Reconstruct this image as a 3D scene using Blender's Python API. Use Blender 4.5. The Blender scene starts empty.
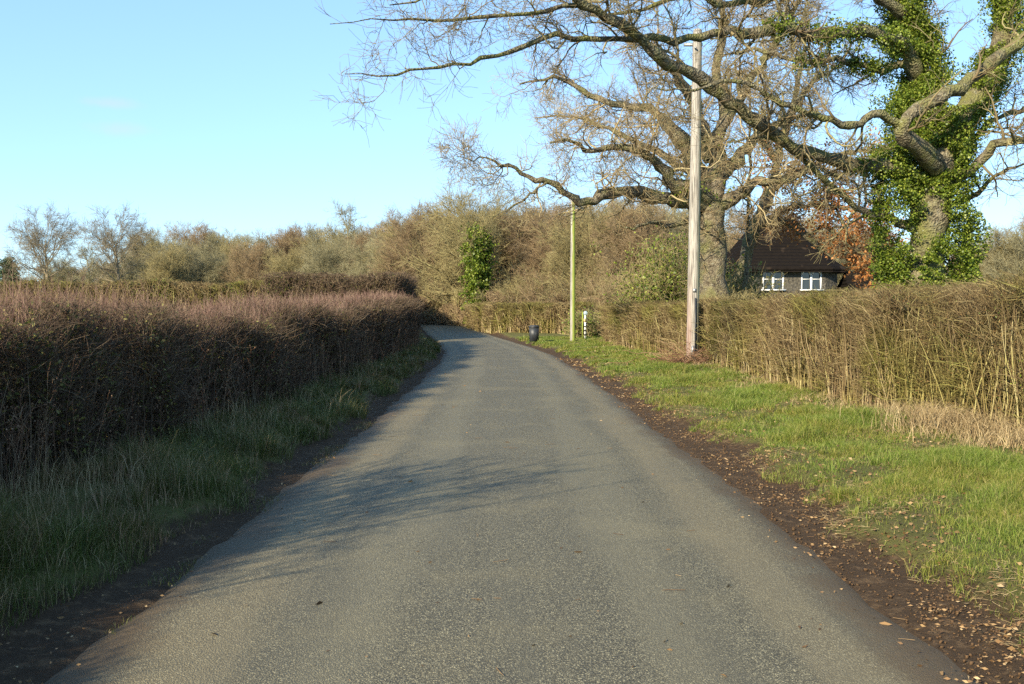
import bpy, math, random
import numpy as np
R = math.radians
rng = np.random.default_rng(7)
random.seed(7)

# ------------------------------------------------------------------ scene, camera, light
sc = bpy.context.scene
EYE = 1.6
FPX = 35.0 / 36.0 * 1024
TH = math.atan(34.0 / FPX)
cam_d = bpy.data.cameras.new("camera")
cam_d.lens = 35.0; cam_d.sensor_width = 36.0; cam_d.sensor_fit = 'HORIZONTAL'
cam_d.clip_start = 0.05; cam_d.clip_end = 3000
cam = bpy.data.objects.new("camera", cam_d)
sc.collection.objects.link(cam)
cam.location = (0, 0, EYE); cam.rotation_euler = (R(90) - TH, 0, 0)
sc.camera = cam

SUN_EL = 26.0
SH_AZ = 53.0                      # direction shadows run on the ground, degrees from +X towards +Y
SUN_STRENGTH = 5.0; SKY_STRENGTH = 0.10; EXPOSURE = 1.06
w = bpy.data.worlds.new("World"); sc.world = w; w.use_nodes = True
nt = w.node_tree; nt.nodes.clear()
out = nt.nodes.new('ShaderNodeOutputWorld'); bg = nt.nodes.new('ShaderNodeBackground')
sky = nt.nodes.new('ShaderNodeTexSky'); sky.sky_type = 'NISHITA'; sky.sun_disc = False
sky.sun_elevation = R(SUN_EL)
sky.sun_rotation = R(270 - SH_AZ)  # compass angle (from +Y, clockwise) of the sun
sky.altitude = 0; sky.air_density = 1.0; sky.dust_density = 0.0; sky.ozone_density = 1.3
bg.inputs[1].default_value = SKY_STRENGTH
# two faint wisps of cloud low in the sky
tcw = nt.nodes.new('ShaderNodeTexCoord')
def wnode(t, **k):
    n = nt.nodes.new(t)
    for a, b in k.items(): setattr(n, a, b)
    return n
tint = wnode('ShaderNodeMix', data_type='RGBA', blend_type='MULTIPLY'); tint.inputs[0].default_value = 1; tint.inputs[7].default_value = (1.44, 2.02, 2.65, 1)
gm = wnode('ShaderNodeGamma'); gm.inputs[1].default_value = .55
nt.links.new(sky.outputs[0], gm.inputs[0]); nt.links.new(gm.outputs[0], tint.inputs[6]); prev = tint.outputs[2]
for (cx_, cz_, sx_, sz_) in ((-0.364, 0.186, 0.026, 0.006), (-0.357, 0.164, 0.028, 0.008)):
    mp = wnode('ShaderNodeMapping'); mp.vector_type = 'POINT'
    mp.inputs['Scale'].default_value = (1 / sx_, 0.0, 1 / sz_)
    mp.inputs['Location'].default_value = (-cx_ / sx_, 0, -cz_ / sz_)
    nz = wnode('ShaderNodeTexNoise'); nz.inputs['Scale'].default_value = 30; nz.inputs['Detail'].default_value = 5
    vm = wnode('ShaderNodeVectorMath', operation='ADD')
    vs = wnode('ShaderNodeVectorMath', operation='SCALE'); vs.inputs['Scale'].default_value = 1.6
    sb = wnode('ShaderNodeVectorMath', operation='SUBTRACT'); sb.inputs[1].default_value = (.5, .5, .5)
    ln = wnode('ShaderNodeVectorMath', operation='LENGTH')
    nt.links.new(tcw.outputs['Generated'], mp.inputs[0]); nt.links.new(tcw.outputs['Generated'], nz.inputs['Vector'])
    nt.links.new(nz.outputs['Color'], sb.inputs[0]); nt.links.new(sb.outputs[0], vs.inputs[0])
    nt.links.new(mp.outputs[0], vm.inputs[0]); nt.links.new(vs.outputs[0], vm.inputs[1])
    nt.links.new(vm.outputs[0], ln.inputs[0])
    mr = wnode('ShaderNodeMapRange'); mr.interpolation_type = 'SMOOTHSTEP'
    mr.inputs[1].default_value = 0.0; mr.inputs[2].default_value = 1.2; mr.inputs[3].default_value = 0.34; mr.inputs[4].default_value = 0
    nt.links.new(ln.outputs['Value'], mr.inputs[0])
    mx = wnode('ShaderNodeMix', data_type='RGBA'); mx.inputs[7].default_value = (3.9, 3.9, 5.0, 1)
    nt.links.new(mr.outputs[0], mx.inputs[0]); nt.links.new(prev, mx.inputs[6]); prev = mx.outputs[2]
nt.links.new(prev, bg.inputs[0]); nt.links.new(bg.outputs[0], out.inputs[0])

sd = bpy.data.lights.new("sun", 'SUN'); sd.energy = SUN_STRENGTH; sd.angle = R(0.53); sd.color = (1.0, 0.87, 0.64)
sun = bpy.data.objects.new("sun", sd); sc.collection.objects.link(sun)
L = (math.cos(R(SH_AZ)) * math.cos(R(SUN_EL)), math.sin(R(SH_AZ)) * math.cos(R(SUN_EL)), -math.sin(R(SUN_EL)))
from mathutils import Vector
sun.rotation_euler = Vector(L).to_track_quat('-Z', 'Y').to_euler()
sun.location = (-20, -20, 30)
sc.view_settings.view_transform = 'Standard'; sc.view_settings.look = 'None'
sc.view_settings.gamma = 1.0; sc.view_settings.exposure = EXPOSURE; sc.view_settings.use_curve_mapping = False
sc.render.engine = 'CYCLES'
sc.cycles.max_bounces = 5; sc.cycles.diffuse_bounces = 3; sc.cycles.glossy_bounces = 2; sc.cycles.transmission_bounces = 3; sc.cycles.transparent_max_bounces = 4
sc.cycles.use_denoising = False

# ------------------------------------------------------------------ helpers
col = sc.collection
def P(px, py, Y):
    """the point at forward distance Y seen at that place of the photograph: used to take measurements"""
    x = (px - 512.0) / FPX; v = (342.0 - py) / FPX
    dy = math.cos(TH) + v * math.sin(TH); dz = -math.sin(TH) + v * math.cos(TH)
    s = Y / dy
    return np.array([x * s, Y, EYE + dz * s])

def tag(o, label=None, cat=None, group=None, kind=None):
    if label: o['label'] = label
    if cat: o['category'] = cat
    if group: o['group'] = group
    if kind: o['kind'] = kind
    return o
def empty(name, loc=(0, 0, 0), rz=0.0):
    o = bpy.data.objects.new(name, None); col.objects.link(o)
    o.location = loc; o.rotation_euler = (0, 0, rz); o.empty_display_size = 0.2
    return o
def trapz(y, x):
    return float(np.sum((y[1:] + y[:-1]) * .5 * np.diff(x)))
def unit(v):
    return v / np.maximum(np.linalg.norm(v, axis=-1, keepdims=True), 1e-9)

class Q:
    """collects quads and builds them as one mesh"""
    def __init__(s): s.v = []; s.f = []; s.n = 0
    def add(s, v, f):
        v = np.asarray(v, dtype=np.float64).reshape(-1, 3)
        s.v.append(v); s.f.append(np.asarray(f, dtype=np.int64).reshape(-1, 4) + s.n); s.n += len(v)
        return s
    def build(s, name, m, parent=None, smooth=False, origin=(0, 0, 0)):
        v = np.concatenate(s.v) - np.array(origin); f = np.concatenate(s.f)
        me = bpy.data.meshes.new(name)
        me.vertices.add(len(v)); me.vertices.foreach_set('co', v.astype(np.float32).ravel())
        me.loops.add(f.size); me.loops.foreach_set('vertex_index', f.astype(np.int32).ravel())
        me.polygons.add(len(f)); me.polygons.foreach_set('loop_start', np.arange(0, f.size, 4, dtype=np.int32))
        me.polygons.foreach_set('loop_total', np.full(len(f), 4, dtype=np.int32))
        if smooth: me.polygons.foreach_set('use_smooth', np.ones(len(f), dtype=bool))
        me.update(calc_edges=True)
        if m: me.materials.append(m)
        o = bpy.data.objects.new(name, me); col.objects.link(o)
        if parent: o.parent = parent
        return o

def tubes(q, pts, rad, S=4):
    """pts (N,P,3), rad (N,P): tapered tubes"""
    N, Pn, _ = pts.shape
    if N == 0: return
    t = np.empty_like(pts)
    t[:, 1:-1] = pts[:, 2:] - pts[:, :-2]; t[:, 0] = pts[:, 1] - pts[:, 0]; t[:, -1] = pts[:, -1] - pts[:, -2]
    t = unit(t)
    m = unit(t.mean(axis=1))
    ref = np.where(np.abs(m[:, 2:3]) < 0.8, np.array([[0, 0, 1.0]]), np.array([[1.0, 0, 0]]))[:, None, :]
    a = unit(np.cross(t, np.broadcast_to(ref, t.shape))); b = np.cross(t, a)
    ang = np.arange(S) * 2 * np.pi / S
    ring = a[:, :, None, :] * np.cos(ang)[None, None, :, None] + b[:, :, None, :] * np.sin(ang)[None, None, :, None]
    v = pts[:, :, None, :] + ring * rad[:, :, None, None]
    i = np.arange(N)[:, None, None] * Pn * S; p = np.arange(Pn - 1)[None, :, None] * S; k = np.arange(S)[None, None, :]; k2 = (k + 1) % S
    f = np.stack([i + p + k, i + p + k2, i + p + S + k2, i + p + S + k], axis=-1)
    q.add(v, f)

def walk(start, d, length, Pn, wig, up):
    N = len(start); pts = np.empty((N, Pn, 3)); pts[:, 0] = start
    d = unit(d); st = (length / (Pn - 1))[:, None]
    for i in range(1, Pn):
        d = unit(d + wig * rng.normal(size=(N, 3)) + np.array([0, 0, up]))
        pts[:, i] = pts[:, i - 1] + d * st
    return pts

def sprout(pts, rad, k, t0, t1, ang, length, Pn, wig, up, rr=0.6, rend=0.35, lfall=0.5, rmin=0.002):
    """k children on each parent; returns the children's pts and rad"""
    N, Pp, _ = pts.shape
    n = max(1, int(round(N * k)))
    idx = rng.integers(0, N, n) if k != int(k) else np.repeat(np.arange(N), int(k))
    n = len(idx)
    t = rng.uniform(t0, t1, n); f = t * (Pp - 1); i0 = np.minimum(f.astype(int), Pp - 2); fr = (f - i0)[:, None]
    a = pts[idx, i0]; b = pts[idx, i0 + 1]
    pos = a + (b - a) * fr; pd = unit(b - a)
    r0 = rad[idx, i0] * (1 - fr[:, 0]) + rad[idx, i0 + 1] * fr[:, 0]
    perp = unit(np.cross(pd, rng.normal(size=(n, 3))))
    th = np.radians(rng.uniform(ang[0], ang[1], n))[:, None]
    d = pd * np.cos(th) + perp * np.sin(th)
    ln = rng.uniform(length[0], length[1], n) * (1 - lfall * t)
    c = walk(pos, d, ln, Pn, wig, up)
    rs = np.maximum(r0 * rr, rmin)
    taper = 1 + (rend - 1) * np.linspace(0, 1, Pn)
    return c, np.maximum(rs[:, None] * taper[None, :], rmin * 0.8)

def resample(pl, n, jit=0.0):
    pl = np.asarray(pl, float); d = np.r_[0, np.cumsum(np.linalg.norm(np.diff(pl[:, :3], axis=0), axis=1))]
    # catmull-rom through the points
    u = np.linspace(0, d[-1], n); res = np.empty((n, pl.shape[1]))
    seg = np.clip(np.searchsorted(d, u, side='right') - 1, 0, len(pl) - 2)
    for j, (uu, s_) in enumerate(zip(u, seg)):
        p1, p2 = pl[s_], pl[s_ + 1]; p0 = pl[s_ - 1] if s_ > 0 else 2 * p1 - p2; p3 = pl[s_ + 2] if s_ + 2 < len(pl) else 2 * p2 - p1
        x = (uu - d[s_]) / max(d[s_ + 1] - d[s_], 1e-6)
        res[j] = 0.5 * ((2 * p1) + (-p0 + p2) * x + (2 * p0 - 5 * p1 + 4 * p2 - p3) * x * x + (-p0 + 3 * p1 - 3 * p2 + p3) * x ** 3)
    if jit: res[1:-1, :3] += rng.normal(size=(n - 2, 3)) * jit
    return res

def limb(q, trace, n=24, jit=0.02, S=9):
    """trace: (px, py, Y, radius) measurements along a limb"""
    pl = np.array([[*P(a, b, y), r] for a, b, y, r in trace])
    r_ = resample(pl, n, jit)
    r_[1:-1, :3] += rng.normal(size=(n - 2, 3)) * jit * .8
    rr = np.maximum(r_[:, 3] * np.where(r_[:, 3] < .24, .84, .93), 0.004) * (1 + 0.13 * rng.normal(size=n).clip(-1.5, 1.5))
    pts = r_[None, :, :3]; rad = rr[None, :]
    tubes(q, pts, rad, S)
    return pts, rad

def cards(q, c, d, size, asp=0.62, flop=1.0):
    """leaf blades: folded diamonds at c, pointing roughly along d"""
    n = len(c)
    d = unit(d + flop * rng.normal(size=(n, 3))); s = unit(np.cross(d, rng.normal(size=(n, 3)))); u = np.cross(s, d)
    L_ = np.broadcast_to(size, (n,))[:, None] * rng.uniform(0.65, 1.3, (n, 1)); W = L_ * asp * 0.5
    v = np.stack([c, c + d * L_ * .45 + s * W + u * W * .5, c + d * L_, c + d * L_ * .45 - s * W + u * W * .5], axis=1)
    q.add(v, np.arange(n * 4).reshape(n, 4))

def blades(q, base, h, wd, lean, P3=True):
    """grass blades: two tapering quads each"""
    n = len(base); az = rng.uniform(0, 2 * np.pi, n); s = np.stack([np.cos(az), np.sin(az), np.zeros(n)], 1)
    la = rng.uniform(0, 2 * np.pi, n); l = np.stack([np.cos(la), np.sin(la), np.zeros(n)], 1) * (lean * rng.uniform(.2, 1.3, n))[:, None]
    up = np.array([0, 0, 1.0]); h = h[:, None]; wd = wd[:, None]
    p1 = base + up * h * .55 + l * h * .35; p2 = base + up * h * (1 - .25 * lean[:, None]) + l * h
    v = np.stack([base - s * wd, base + s * wd, p1 + s * wd * .75, p1 - s * wd * .75, p2 + s * wd * .12, p2 - s * wd * .12], axis=1)
    o_ = np.arange(n)[:, None] * 6
    f = np.concatenate([o_ + np.array([[0, 1, 2, 3]]), o_ + np.array([[3, 2, 4, 5]])], axis=0)
    q.add(v, f)

def box(q, c, sx, sy, sz, rz=0.0, taper=1.0):
    x, y, z = sx / 2, sy / 2, sz
    v = np.array([[-x, -y, 0], [x, -y, 0], [x, y, 0], [-x, y, 0], [-x * taper, -y * taper, z], [x * taper, -y * taper, z], [x * taper, y * taper, z], [-x * taper, y * taper, z]], float)
    ca, sa = math.cos(rz), math.sin(rz)
    v = np.stack([v[:, 0] * ca - v[:, 1] * sa, v[:, 0] * sa + v[:, 1] * ca, v[:, 2]], 1) + np.array(c)
    q.add(v, [[0, 3, 2, 1], [4, 5, 6, 7], [0, 1, 5, 4], [1, 2, 6, 5], [2, 3, 7, 6], [3, 0, 4, 7]])

def lathe(q, c, prof, S=24):
    prof = np.asarray(prof, float); n = len(prof); a = np.arange(S) * 2 * np.pi / S
    v = np.stack([prof[:, None, 0] * np.cos(a), prof[:, None, 0] * np.sin(a), np.broadcast_to(prof[:, None, 1], (n, S))], -1) + np.array(c)
    i = np.arange(n - 1)[:, None] * S; k = np.arange(S)[None]; k2 = (k + 1) % S
    q.add(v, np.stack([i + k, i + k2, i + S + k2, i + S + k], -1))

# ------------------------------------------------------------------ materials
def mat_new(name):
    m = bpy.data.materials.new(name); m.use_nodes = True; n = m.node_tree; n.nodes.clear()
    o = n.nodes.new('ShaderNodeOutputMaterial'); b = n.nodes.new('ShaderNodeBsdfPrincipled')
    n.links.new(b.outputs[0], o.inputs[0]); return m, n, b, o
def ramp(n, stops, interp='LINEAR'):
    r = n.nodes.new('ShaderNodeValToRGB'); r.color_ramp.interpolation = interp
    e = r.color_ramp.elements
    while len(e) < len(stops): e.new(0.5)
    for x, (p, c) in zip(e, stops): x.position = p; x.color = (*c, 1)
    return r
def noise(n, scale, detail=4, rough=0.6, vec=None):
    t = n.nodes.new('ShaderNodeTexNoise'); t.inputs['Scale'].default_value = scale; t.inputs['Detail'].default_value = detail; t.inputs['Roughness'].default_value = rough
    if vec is not None: n.links.new(vec, t.inputs['Vector'])
    return t
def mixc(n, fac, a, b, mode='MIX'):
    x = n.nodes.new('ShaderNodeMix'); x.data_type = 'RGBA'; x.blend_type = mode
    for s_, i in ((fac, 0), (a, 6), (b, 7)):
        if isinstance(s_, (int, float)): x.inputs[i].default_value = s_
        elif isinstance(s_, tuple): x.inputs[i].default_value = (*s_, 1)
        else: n.links.new(s_, x.inputs[i])
    return x.outputs[2]
def mrange(n, val, a, b, c=0.0, d=1.0, smooth=True):
    m = n.nodes.new('ShaderNodeMapRange'); m.interpolation_type = 'SMOOTHSTEP' if smooth else 'LINEAR'
    n.links.new(val, m.inputs[0])
    for i, x in enumerate((a, b, c, d)): m.inputs[i + 1].default_value = x
    return m.outputs[0]
def math_(n, op, a, b=0.0, c=None):
    m = n.nodes.new('ShaderNodeMath'); m.operation = op
    for i, x in enumerate((a, b) if c is None else (a, b, c)):
        if isinstance(x, (int, float)): m.inputs[i].default_value = x
        else: n.links.new(x, m.inputs[i])
    return m.outputs[0]
def coords(n): 
    return n.nodes.new('ShaderNodeTexCoord')

def island_mat(name, stops, rough=0.6, spec=0.3, trans=0.0, big=None, bigscale=0.6):
    """colour varies from leaf to leaf / twig to twig, and in patches"""
    m, n, b, o = mat_new(name)
    g = n.nodes.new('ShaderNodeNewGeometry')
    r = ramp(n, stops); n.links.new(g.outputs['Random Per Island'], r.inputs[0]); c = r.outputs[0]
    if big:
        tc = coords(n); nz = noise(n, bigscale, 3, .6, tc.outputs['Object'])
        f = mrange(n, nz.outputs[0], .42, .62)
        c = mixc(n, f, c, mixc(n, 1.0, c, big, 'MULTIPLY'))
    n.links.new(c, b.inputs['Base Color'])
    b.inputs['Roughness'].default_value = rough; b.inputs['Specular IOR Level'].default_value = spec
    if trans:
        tr = n.nodes.new('ShaderNodeBsdfTranslucent'); mx = n.nodes.new('ShaderNodeMixShader'); mx.inputs[0].default_value = trans
        n.links.new(c, tr.inputs[0]); n.links.new(b.outputs[0], mx.inputs[1]); n.links.new(tr.outputs[0], mx.inputs[2]); n.links.new(mx.outputs[0], o.inputs[0])
    return m

def bark_mat(name, base, dark, moss, scale=6.0, mossamt=0.5):
    m, n, b, o = mat_new(name); tc = coords(n)
    n1 = noise(n, scale, 6, .7, tc.outputs['Object']); n2 = noise(n, scale * .25, 3, .6, tc.outputs['Object'])
    vo = n.nodes.new('ShaderNodeTexVoronoi'); vo.inputs['Scale'].default_value = scale * 3; n.links.new(tc.outputs['Object'], vo.inputs['Vector'])
    c = mixc(n, mrange(n, n1.outputs[0], .35, .65), dark, base)
    c = mixc(n, mrange(n, n2.outputs[0], .5 - .3 * mossamt, .75 - .2 * mossamt), c, moss)
    lich = noise(n, scale * 2.2, 3, .5, tc.outputs['Object'])
    c = mixc(n, mrange(n, lich.outputs[0], .62, .68, 0, .55), c, (.34, .35, .27))
    n.links.new(c, b.inputs['Base Color']); b.inputs['Roughness'].default_value = .9; b.inputs['Specular IOR Level'].default_value = .15
    bp = n.nodes.new('ShaderNodeBump'); bp.inputs['Strength'].default_value = .9; bp.inputs['Distance'].default_value = .05
    h = math_(n, 'ADD', n1.outputs[0], vo.outputs['Distance']); n.links.new(h, bp.inputs['Height']); n.links.new(bp.outputs[0], b.inputs['Normal'])
    return m

def plain(name, c, rough=.5, spec=.5, metal=0.0, var=0.12, scale=8.0):
    m, n, b, o = mat_new(name); tc = coords(n); nz = noise(n, scale, 5, .6, tc.outputs['Object'])
    a = tuple(x * (1 - var) for x in c); d = tuple(min(1, x * (1 + var)) for x in c)
    n.links.new(mixc(n, nz.outputs[0], a, d), b.inputs['Base Color'])
    b.inputs['Roughness'].default_value = rough; b.inputs['Specular IOR Level'].default_value = spec; b.inputs['Metallic'].default_value = metal
    return m

M = {}
M['oak_bark'] = bark_mat('oak_bark', (.26, .22, .15), (.07, .056, .038), (.16, .155, .065), 8, .3)
M['oak_bark_moss'] = bark_mat('oak_bark_mossy', (.25, .215, .145), (.06, .05, .034), (.16, .16, .055), 8, .42)
M['oak_twig'] = island_mat('oak_twigs', [(0, (.15, .105, .055)), (.5, (.29, .22, .115)), (1, (.38, .32, .18))], .85, .15)
M['oak_twig_moss'] = island_mat('oak_twigs_mossy', [(0, (.12, .085, .05)), (.5, (.20, .16, .085)), (1, (.26, .23, .11))], .85, .15)
M['ivy'] = island_mat('ivy_leaves', [(0, (.045, .085, .010)), (.6, (.145, .20, .02)), (1, (.31, .35, .06))], .45, .35, .25)
M['brown_leaf'] = island_mat('withered_leaves', [(0, (.25, .095, .03)), (.6, (.46, .20, .06)), (1, (.58, .31, .12))], .6, .3, .3)
M['wood_twig'] = island_mat('woodland_twigs', [(0, (.19, .15, .072)), (.5, (.27, .225, .11)), (1, (.34, .30, .14))], .9, .1)
M['wood_twig_grey'] = island_mat('woodland_twigs_grey', [(0, (.17, .155, .092)), (.5, (.25, .225, .13)), (1, (.31, .285, .165))], .9, .1)
M['wood_twig_brown'] = island_mat('woodland_twigs_brown', [(0, (.17, .115, .068)), (.5, (.25, .18, .105)), (1, (.32, .25, .14))], .9, .1)
M['pale_twig'] = island_mat('pale_twigs', [(0, (.17, .135, .088)), (.5, (.23, .19, .125)), (1, (.29, .25, .17))], .9, .1)
M['conifer'] = island_mat('evergreen_needles', [(0, (.03, .05, .022)), (1, (.07, .10, .04))], .7, .2)
M['hedge_twig'] = island_mat('hedge_twigs', [(0, (.08, .053, .028)), (.4, (.15, .105, .053)), (.8, (.225, .17, .083)), (1, (.36, .29, .15))], .85, .15, 0, (.82, .98, .55), .55)
M['hedge_stem'] = island_mat('hedge_stems', [(0, (.13, .09, .05)), (.6, (.26, .19, .10)), (1, (.42, .35, .20))], .85, .15, 0, (.88, .96, .62), .6)
M['hedge_leaf'] = island_mat('hedge_leaves', [(0, (.15, .08, .03)), (.45, (.28, .16, .06)), (.75, (.20, .19, .06)), (1, (.12, .17, .04))], .65, .25, .15)
M['lhedge_twig'] = island_mat('dark_hedge_twigs', [(0, (.05, .034, .024)), (.6, (.115, .078, .05)), (1, (.20, .15, .095))], .85, .15)  # dark stems, lowered further in colour to deepen the hedge's shaded face
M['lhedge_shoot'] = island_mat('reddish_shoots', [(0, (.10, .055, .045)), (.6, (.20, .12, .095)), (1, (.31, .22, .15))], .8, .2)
M['lhedge_leaf'] = island_mat('dark_hedge_leaves', [(0, (.09, .05, .025)), (.3, (.06, .07, .018)), (.72, (.18, .18, .04)), (1, (.42, .36, .12))], .55, .35, .3)  # dark tones deepen the hedge's shade, the pale end imitates sun dapple
M['grass'] = island_mat('grass_blades', [(0, (.08, .13, .018)), (.45, (.16, .235, .03)), (.75, (.25, .30, .055)), (1, (.36, .33, .13))], .55, .3, .35, (1.15, .95, 1.0), .9)
M['rough_grass'] = island_mat('rough_grass_blades', [(0, (.045, .07, .014)), (.5, (.09, .125, .022)), (.75, (.19, .18, .065)), (1, (.42, .34, .17))], .6, .3, .3, (1.25, .9, 1.1), .9)  # colour lowered to deepen the hedge's shade on the left bank
M['straw'] = island_mat('straw', [(0, (.20, .135, .07)), (.5, (.36, .27, .14)), (1, (.52, .41, .23))], .7, .25, .2)
M['litter'] = island_mat('dead_leaf', [(0, (.07, .04, .02)), (.5, (.20, .115, .05)), (.88, (.32, .21, .10)), (1, (.48, .36, .20))], .65, .3, .1)
M['bramble'] = island_mat('bramble_stems', [(0, (.13, .06, .04)), (.6, (.24, .14, .08)), (1, (.36, .25, .15))], .8, .2)
M['yellow_green'] = island_mat('yellow_green_leaves', [(0, (.12, .12, .025)), (.6, (.22, .22, .05)), (1, (.32, .32, .09))], .5, .35, .2)

# ------------------------------------------------------------------ ground and road
_yk = np.array([-60, 0, 14, 24, 34, 43, 55, 70, 94, 130, 200, 700.])
_xk = np.array([0.1, 0, -.02, -.12, -.40, -1.15, -2.85, -4.7, -7.2, -11.5, -21, -90.])
_ys = np.linspace(-60, 700, 7601); _c = np.interp(_ys, _yk, _xk)
_k = np.ones(61) / 61; _c = np.convolve(np.pad(_c, 30, 'edge'), _k, 'valid'); _c = np.convolve(np.pad(_c, 30, 'edge'), _k, 'valid')
def cx(y): return np.interp(y, _ys, _c)
def hw(y): return np.interp(y, [0, 7, 14, 34, 55, 94, 200], [2.06, 2.04, 1.98, 1.88, 1.72, 1.6, 1.6])
def hills(x, y):
    r_ = np.interp(y, [45, 95, 160, 300, 700], [0, .55, .9, 2.5, 6.0]) + 0 * x
    return r_
def lump(x, y, s=1.0):
    return (np.sin(x * 2.3 * s + 1.3 * np.sin(y * 1.1 * s)) * np.sin(y * 1.7 * s + .8 * np.sin(x * 1.9 * s)) + .5 * np.sin(x * 5.1 * s + y * 3.3 * s) * np.sin(y * 4.7 * s - x * 2.2 * s))
def edge_r(y): return .60 + .11 * np.sin(y * .7) + .09 * np.sin(y * 2.3 + 1) + .06 * np.sin(y * 5.1) + .04 * np.sin(y * 11.3)      # width of the bare soil on the right
def edge_l(y): return .40 + .10 * np.sin(y * 1.1 + 2) + .07 * np.sin(y * 2.9)
def gz(x, y):
    x = np.asarray(x, float); y = np.asarray(y, float)
    s = x - cx(y); h = hw(y); dr = s - h; dl = -s - h
    z = hills(x, y)
    on = np.clip(np.minimum(-dr, -dl) / .10, 0, 1)
    er = edge_r(y); el = edge_l(y)
    zr = -.045 + .012 * lump(x, y, 3) + .115 * (1 / (1 + np.exp(-(dr - er) / .045))) + .03 * np.clip((dr - er) / 2, 0, 1.5) + .016 * lump(x, y, 1.6) * np.clip(dr - er, 0, 1)
    zl = -.045 + .012 * lump(x, y, 3) + .16 * (1 / (1 + np.exp(-(dl - el) / .06))) + .06 * np.clip((dl - el) / .9, 0, 1.6) + .02 * lump(x, y, 1.6) * np.clip(dl - el, 0, 1)
    side = np.where(s > 0, zr, zl)
    side = np.where(s > 0, np.where(dr < 0, -.045, side), np.where(dl < 0, -.045, side))
    return z + side * 1.0 - on * .03
def rz_(s, y):   # road surface, crowned
    h = hw(y)
    return .030 * (1 - (s / h) ** 2) - .012 + hills(0, y)

def grid_mesh(name, X, Y, Z, m, uvx, uvy):
    ny, nx = X.shape
    q = Q(); i = np.arange(ny - 1)[:, None] * nx; k = np.arange(nx - 1)[None]
    q.add(np.stack([X, Y, Z], -1), np.stack([i + k, i + k + 1, i + nx + k + 1, i + nx + k], -1))
    o = q.build(name, m, smooth=True)
    uv = o.data.uv_layers.new(name='UVMap'); li = np.empty(len(o.data.loops), dtype=np.int32); o.data.loops.foreach_get('vertex_index', li)
    d = np.stack([uvx.ravel()[li], uvy.ravel()[li]], -1); uv.data.foreach_set('uv', d.astype(np.float32).ravel())
    return o

# ground material: soil beside the road, litter, then turf; far away field
def ground_material():
    m, n, b, o = mat_new('verge_and_field_soil')
    uv = n.nodes.new('ShaderNodeUVMap'); sx = n.nodes.new('ShaderNodeSeparateXYZ'); n.links.new(uv.outputs[0], sx.inputs[0])
    tc = coords(n); ob = tc.outputs['Object']
    e = sx.outputs['X']     # metres past the soil edge (positive = turf)
    nz = noise(n, 2.2, 5, .7, ob); nf = noise(n, 35, 6, .75, ob); nm = noise(n, 9, 5, .7, ob)
    ee = math_(n, 'ADD', e, math_(n, 'MULTIPLY', math_(n, 'SUBTRACT', nz.outputs[0], .5), .45))
    soil = mixc(n, nf.outputs[0], (.034, .021, .012), (.105, .068, .038))  # dark damp soil, lowered throughout to deepen the shaded left verge
    soil = mixc(n, mrange(n, nm.outputs[0], .5, .68, 0, .6), soil, (.20, .13, .07))
    turf = mixc(n, nf.outputs[0], (.06, .065, .018), (.17, .16, .05))
    turf = mixc(n, mrange(n, nm.outputs[0], .5, .66, 0, .7), turf, (.17, .12, .06))
    c = mixc(n, mrange(n, ee, -.05, .08), soil, turf)
    n.links.new(c, b.inputs['Base Color']); b.inputs['Roughness'].default_value = .95; b.inputs['Specular IOR Level'].default_value = .15
    bp = n.nodes.new('ShaderNodeBump'); bp.inputs['Strength'].default_value = .9; bp.inputs['Distance'].default_value = .04
    n.links.new(math_(n, 'ADD', nf.outputs[0], nm.outputs[0]), bp.inputs['Height']); n.links.new(bp.outputs[0], b.inputs['Normal'])
    return m
sL = np.r_[-700, -400, -200, -100, -60, -40, -25, -15, -10, -7, np.arange(-5.5, -1.6, .08), np.arange(-1.6, 1.7, .4), np.arange(1.7, 5.6, .08), 7, 10, 15, 25, 40, 60, 100, 200, 400, 700]
yy = np.r_[-60, -30, -15, -8, np.arange(-4, 18, .14), np.arange(18, 45, .4), np.arange(45, 100, 1.5), 100, 120, 160, 220, 300, 450, 700, 1200]
SS, YY = np.meshgrid(sL, yy); XX = SS + cx(YY)
ZZ = gz(XX, YY)
E = np.where(SS > 0, SS - hw(YY) - edge_r(YY), -SS - hw(YY) - edge_l(YY))
tag(grid_mesh('ground', XX, YY, ZZ, ground_material(), E, YY), 'grass and bare soil ground beside the lane', kind='structure')

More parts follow.
